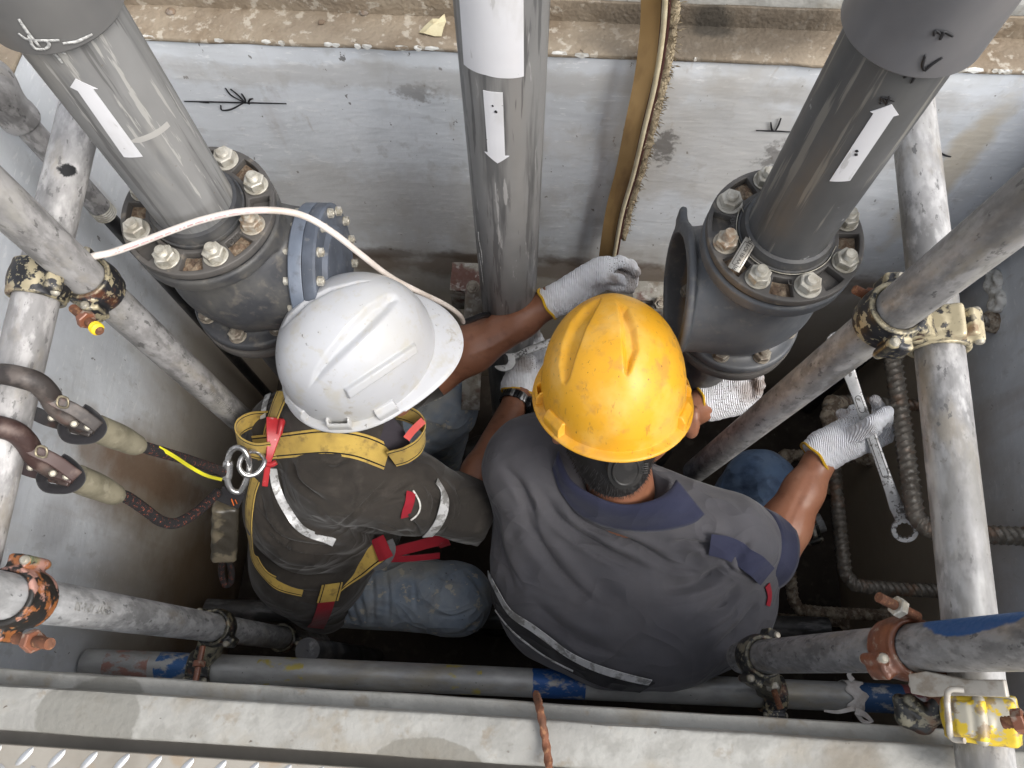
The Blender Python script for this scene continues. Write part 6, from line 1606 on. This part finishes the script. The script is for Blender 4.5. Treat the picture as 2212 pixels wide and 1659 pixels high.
for (a, b) in ((.105, .215), (.235, L-.105)):
    w_ = .0060; n_ = 8
    o_ = [(a+w_-w_*math.sin(q), w_*math.cos(q)) for q in [math.pi*i/n_ for i in range(n_+1)]]; o_ += [(b-w_+w_*math.sin(q), -w_*math.cos(q)) for q in [math.pi*i/n_ for i in range(n_+1)]]
    obj('panel_groove', plate_mesh('panel_groove', o_, .0004, 0), M['wrench_dark'], t, Mw @ Matrix.Translation((0, 0, .0039)))
    o2 = [((x-(a+b)/2)*(1-.0022/(b-a))+(a+b)/2, y*.80) for x, y in o_]
    obj('panel', plate_mesh('panel', o2, .0005, 0), M['wrench'], t, Mw @ Matrix.Translation((0, 0, .0042)))
# ---------------------------------------------------------------- lanyards with scaffold hooks
def rope_mesh(name, P, r, n=14):
    V, Fc = tube_geo(P, r, n, rfun=lambda i, s, a: 1+.012*math.sin(a*4+s*900)+.012*math.sin(a*4-s*900))
    me = mesh(name, V, Fc); uv = me.uv_layers.new(name='UVMap'); S = [0]
    for i in range(1, len(P)): S.append(S[-1]+(P[i]-P[i-1]).length)
    for pl in me.polygons:
        if len(pl.vertices) != 4: continue
        ks = [v % n for v in pl.vertices]; w_ = max(ks) == n-1 and min(ks) == 0
        for li in pl.loop_indices:
            v = me.loops[li].vertex_index; i, k = divmod(v, n); uv.data[li].uv = (S[i], (k+(n if w_ and k == 0 else 0))/n)
    return me
def flat_tube(name, P, w_, th):
    N = [(Vector(CAM)-p).normalized() for p in P]
    V, Fc, _ = ribbon_geo(P, N, w_, th, 4); return bevel_mesh(mesh(name, V, Fc), .0015, 2, 50)
def lanyard(dx, dy, dd, label, rope, tone):
    Q = lambda x, y, d: PD(x+dx, y+dy, d+dd)
    t = thing('lanyard_hook', label, 'hook', Q(110, 870, .87), 'lanyard hooks on the left tube')
    P = crom([Q(-70, 850, .86), (Q(-30, 815, .835)), Q(5, 808, .828), Q(45, 815, .828), Q(80, 827, .838), Q(104, 850, .852), Q(122, 880, .868), Q(150, 903, .882), Q(180, 920, .895)], 6)
    obj('hook_bar', tube('hook_bar', P, [.0105+.002*math.sin(i*.07) for i in range(len(P))], 16), tone, t)
    P = crom([Q(-45, 855, .95), Q(10, 868, .95), Q(60, 886, .935), Q(105, 906, .915), Q(150, 918, .905), Q(200, 930, .905)], 5)
    obj('gate', flat_tube('gate', P, .017, .008), tone, t)
    P = crom([Q(92, 845, .850), Q(120, 866, .854), Q(165, 888, .866), Q(212, 922, .884)], 5)
    obj('side_plate', flat_tube('side_plate', P, .015, .010), tone, t)
    P = crom([Q(115, 898, .888), Q(150, 908, .884), Q(205, 930, .888)], 5)
    obj('side_plate', flat_tube('side_plate', P, .011, .009), tone, t)
    P = [Q(128, 857, .842), Q(146, 861, .842), Q(145, 880, .844), Q(124, 876, .844)]
    obj('latch', tube('latch', crom(P, 3, True), .0014, 8, closed=True), M['gold_zinc'], t)
    P = [Q(120, 900, .878), Q(150, 905, .878), Q(170, 916, .88)]
    obj('spring_wire', tube('spring_wire', crom(P, 4), .0012, 8), M['gold_zinc'], t)
    for q in ((112, 902), (160, 915), (190, 922)):
        obj('rivet', lathe('rivet', [(0, .003), (.003, .0026), (.0045, 0)], 14), M['zinc'], t, align(Q(q[0], q[1], .876), Vector(CAM)-Q(*q, .876)))
    P = crom([Q(150, 905, .90), Q(136, 925, .895), Q(146, 945, .90), Q(176, 950, .905), Q(204, 945, .91), Q(219, 928, .91), Q(212, 908, .905), Q(192, 890, .89), Q(178, 882, .885)], 6)
    obj('eye_loop', tube('eye_loop', P, .0062, 12), M['black_cloth'], t)
    P = crom([Q(208, 925, .925), Q(235, 936, .945), Q(265, 948, .97), Q(285, 958, .985), Q(301, 964, 1.0)], 5)
    obj('shrink_sleeve', tube('shrink_sleeve', P, [.0175-.0045*max(0, (i/len(P)-.35)/.65) if i < len(P)-2 else .0115 for i in range(len(P))], 22), M['tan_wrap'], t)
    obj('rope', rope_mesh('rope', crom([PD(*q) for q in rope], 14), .0084), M['rope'], t)
    return t
hk2 = grime('rust_brown_hook', (.055, .03, .026), .5, .15, [('n', (.17, .12, .10), 30, .56, .72, .6), ('n', (.05, .04, .035), 20, .58, .7, .6)], bump=[(80, .3, .001)])
lanyard(0, 0, 0, 'upper dark steel scaffold hook with braided rope on the left tube', [(296, 962, .995), (345, 976, 1.05), (400, 992, 1.13), (450, 1008, 1.22), (486, 1022, 1.29)], M['hook_steel'])
lanyard(-46, 107, .005, 'lower reddish scaffold hook whose braided rope droops in a bend', [(246, 1066, 1.0), (275, 1075, 1.04), (312, 1100, 1.09), (345, 1124, 1.13), (374, 1131, 1.16), (402, 1121, 1.19), (435, 1098, 1.24), (470, 1064, 1.30)], hk2)
P = crom([PD(343, 967, 1.035), PD(375, 985, 1.07), PD(410, 1008, 1.13), PD(445, 1027, 1.18), PD(479, 1036, 1.25)], 6)
tag(obj('cable_tie', ribbon('cable_tie', P, [Vector(CAM)-p for p in P], .0052, .0014, 2), M['tie_yellow']), 'bright yellow cable tie around the upper rope', 'cable tie')
# ---------------------------------------------------------------- safety harness
H1 = thing('safety_harness', 'yellow and red webbing safety harness worn over the dark jacket', 'harness', PD(570, 985, 1.34))
def web(name, path, width, off=.004, mat='web_yellow', bv_=None): return obj(name, surf_ribbon(name, bv_ or bvJ, path, width, off, .0018, 6, 8, 8), M[mat], H1)
def free(name, pts, width, mat, lean, th=.0018):
    P = crom([PD(*q) for q in pts], 6); N = []
    c = sum(P, Vector())/len(P)
    for p in P:
        v = (Vector(CAM)-p).normalized(); o_ = (p-c); o_ = (o_-v*o_.dot(v)); o_ = o_.normalized() if o_.length > 1e-6 else v
        N.append(o_*lean+v)
    return obj(name, ribbon(name, P, N, width, th, 8), M[mat], H1)
web('shoulder_strap', [(556, 966), (600, 962), (650, 957), (710, 954), (765, 960), (800, 972), (832, 990)], .047, .006)
web('shoulder_strap', [(590, 945), (597, 905), (606, 878), (618, 850)], .038, .007)
web('back_strap', [(556, 1034), (545, 1075), (541, 1130), (547, 1185), (566, 1228), (604, 1262), (656, 1275)], .026, .004)
def band(name, pts, width, mat, A):
    P = crom([PD(*q) for q in pts], 7); N = []
    for i in range(len(P)):
        T = (P[min(i+1, len(P)-1)]-P[max(i-1, 0)]).normalized(); N.append(A.cross(T))
    return obj(name, ribbon(name, P, N, width, .0018, 8), M[mat], H1)
band('strap_loop', [(580, 905, 1.38), (545, 908, 1.37), (518, 922, 1.35), (511, 943, 1.33), (525, 963, 1.315), (555, 975, 1.31), (590, 972, 1.31)], .042, 'web_yellow', cam2w((.12, -.72, -.68)))
band('strap_loop', [(835, 886, 1.37), (872, 892, 1.365), (905, 908, 1.35), (918, 934, 1.335), (905, 962, 1.325), (878, 982, 1.325), (846, 992, 1.33)], .042, 'web_yellow', cam2w((.10, -.72, -.68)))
P = [PD(878, 948, 1.318), PD(890, 932, 1.318), PD(904, 918, 1.318), PD(915, 908, 1.32)]
obj('strap_keeper', ribbon('strap_keeper', P, [Vector(CAM)-p for p in P], .013, .003, 2), M['red_keeper'], H1)
P = crom([PD(597, 903, 1.318), PD(592, 935, 1.308), PD(585, 972, 1.305), PD(579, 1002, 1.308), PD(572, 1050, 1.32)], 6); n_ = len(P)
wd = [.034, .033, .032, .031, .030, .028, .026, .024, .022, .020, .018, .0165, .015, .014, .013, .012, .0115, .011]+[.0105]*20
obj('dorsal_plate', bevel_mesh(ribbon('dorsal_plate', P, [Vector(CAM)-p for p in P], wd[:n_], .006, 4), .0015, 2, 60), M['red_plastic'], H1)
obj('plate_button', tube('plate_button', crom([PD(610, 908, 1.312), PD(607, 922, 1.308), PD(603, 938, 1.308)], 4), .0052, 12), M['red_plastic'], H1)
obj('plate_button', tube('plate_button', crom([PD(572, 1000, 1.306), PD(585, 1004, 1.305), PD(597, 998, 1.306)], 4), .005, 12), M['red_plastic'], H1)
rg_ = [(540, 975, 1.30), (522, 990, 1.29), (517, 1010, 1.285), (530, 1026, 1.288), (552, 1024, 1.295), (568, 1008, 1.30), (572, 992, 1.305), (560, 978, 1.315)]
obj('d_ring', tube('d_ring', crom([PD(*q) for q in rg_], 5, True), .0046, 14, closed=True), M['chrome'], H1)
web('seat_strap', [(716, 1258), (712, 1275), (706, 1296)], .046, .005)
web('seat_strap', [(705, 1292), (699, 1315), (690, 1338), (682, 1352)], .036, .0045, 'red_web')
P = crom([PD(722, 1276, 1.55), PD(738, 1255, 1.555), PD(762, 1232, 1.56), PD(792, 1206, 1.55), (PD(814, 1190, 1.545))], 4)
obj('thigh_strap', ribbon('thigh_strap', P, [Vector(CAM)-p+Vector((0, -.3, 0)) for p in P], [.022+.028*min(1, i/(len(P)*.55)) for i in range(len(P))], .002, 8), M['web_yellow'], H1)
P = crom([PD(812, 1190, 1.54), PD(826, 1184, 1.535), PD(838, 1178, 1.54)], 4)
obj('thigh_pad', ribbon('thigh_pad', P, [Vector(CAM)-p for p in P], .048, .006, 4), M['red_web'], H1)
P = crom([PD(842, 1166, 1.54), PD(848, 1185, 1.54), PD(842, 1206, 1.545), PD(826, 1222, 1.55), PD(806, 1226, 1.56)], 5)
obj('pad_lining', ribbon('pad_lining', P, [Vector(CAM)-p+Vector((.6, -.3, 0)) for p in P], .013, .003, 2), cloth('grey_felt', (.12, .12, .125)), H1)
for pts, w_ in (([(836, 1196, 1.58), (890, 1182, 1.59), (950, 1168, 1.60), (962, 1180, 1.62)], .024), ([(838, 1208, 1.585), (890, 1206, 1.60), (950, 1200, 1.62)], .014)):
    P = crom([PD(*q) for q in pts], 5); obj('thigh_strap', ribbon('thigh_strap', P, [Vector(CAM)-p+Vector((0, -.8, 0)) for p in P], w_, .0025, 4), M['red_web'], H1)
# carabiner
t = thing('carabiner', 'chrome screw gate carabiner clipped to the harness ring', 'carabiner', PD(510, 1010, 1.29))
cp = [(491, 1030, 1.29), (491, 1005, 1.285), (496, 980, 1.28), (510, 967, 1.275), (527, 972, 1.275), (537, 992, 1.28), (538, 1014, 1.295), (530, 1042, 1.30), (518, 1062, 1.305), (503, 1060, 1.30), (494, 1048, 1.295)]
obj('hook_body', tube('hook_body', crom([PD(*q) for q in cp], 6, True), .0052, 14, closed=True), M['chrome'], t)
n_ = 26; A_, B_ = PD(490, 1034, 1.288), PD(493, 996, 1.282)
obj('screw_sleeve', tube('screw_sleeve', [A_.lerp(B_, i/n_) for i in range(n_+1)], [.0088 if 2 < i < n_-2 else .0078 for i in range(n_+1)], 20, rfun=lambda i, s, a: 1+.04*math.cos(10*a)*(1 if i < 15 else 0)), M['chrome'], t)
# energy absorber pack
t = thing('energy_absorber', 'brown sheathed energy absorber pack hanging from the carabiner', 'lanyard pack', PD(483, 1140, 1.36))
P = crom([PD(505, 1058, 1.31), PD(500, 1072, 1.315), PD(492, 1088, 1.325)], 4)
obj('webbing', ribbon('webbing', P, [Vector(CAM)-p for p in P], .040, .006, 4), M['black_cloth'], t)
a0, a1 = PD(487, 1088, 1.345), PD(484, 1206, 1.39); u_ = (a1-a0).normalized(); v_ = (Vector(CAM)-a0).normalized(); v_ = (v_-u_*v_.dot(u_)).normalized(); s_ = u_.cross(v_)
def f(p):
    d = rbox(p, (a0+a1)/2, (.0225, (a1-a0).length/2, .019), .008, (tuple(s_), tuple(u_), tuple(v_)))
    return d+.0012*np.sin(p[0]*190+p[2]*120)*np.sin(p[1]*160)
P, Q = sdf_mesh('pack_sleeve', f, [min(a0[i], a1[i])-.04 for i in range(3)], [max(a0[i], a1[i])+.04 for i in range(3)], .0022, 1)
obj('pack_sleeve', np_mesh('pack_sleeve', P, Q), grime('olive_brown_sheath', (.105, .088, .058), .38, 0, [('n', (.16, .135, .095), 14, .45, .68, .7), ('n', (.02, .018, .016), 16, .56, .64, .8)], bump=[(60, .4, .003)]), t)
obj('end_loop', rope_mesh('end_loop', crom([PD(482, 1205, 1.39), PD(478, 1235, 1.42), PD(486, 1262, 1.44), PD(498, 1258, 1.44), PD(500, 1232, 1.42), PD(492, 1208, 1.39)], 8), .006), M['rope'], t)
for k_, (q0, q1) in enumerate((((472, 1066), (468, 1080)), ((500, 1078), (505, 1092)), ((508, 1080), (512, 1088)))):
    obj('orange_thread', tube('orange_thread', [PD(*q0, 1.31).lerp(PD(*q1, 1.32), i/4) for i in range(5)], .0011, 6), grime('orange_thread_%d' % k_, (.6, .13, .02), .7), t)
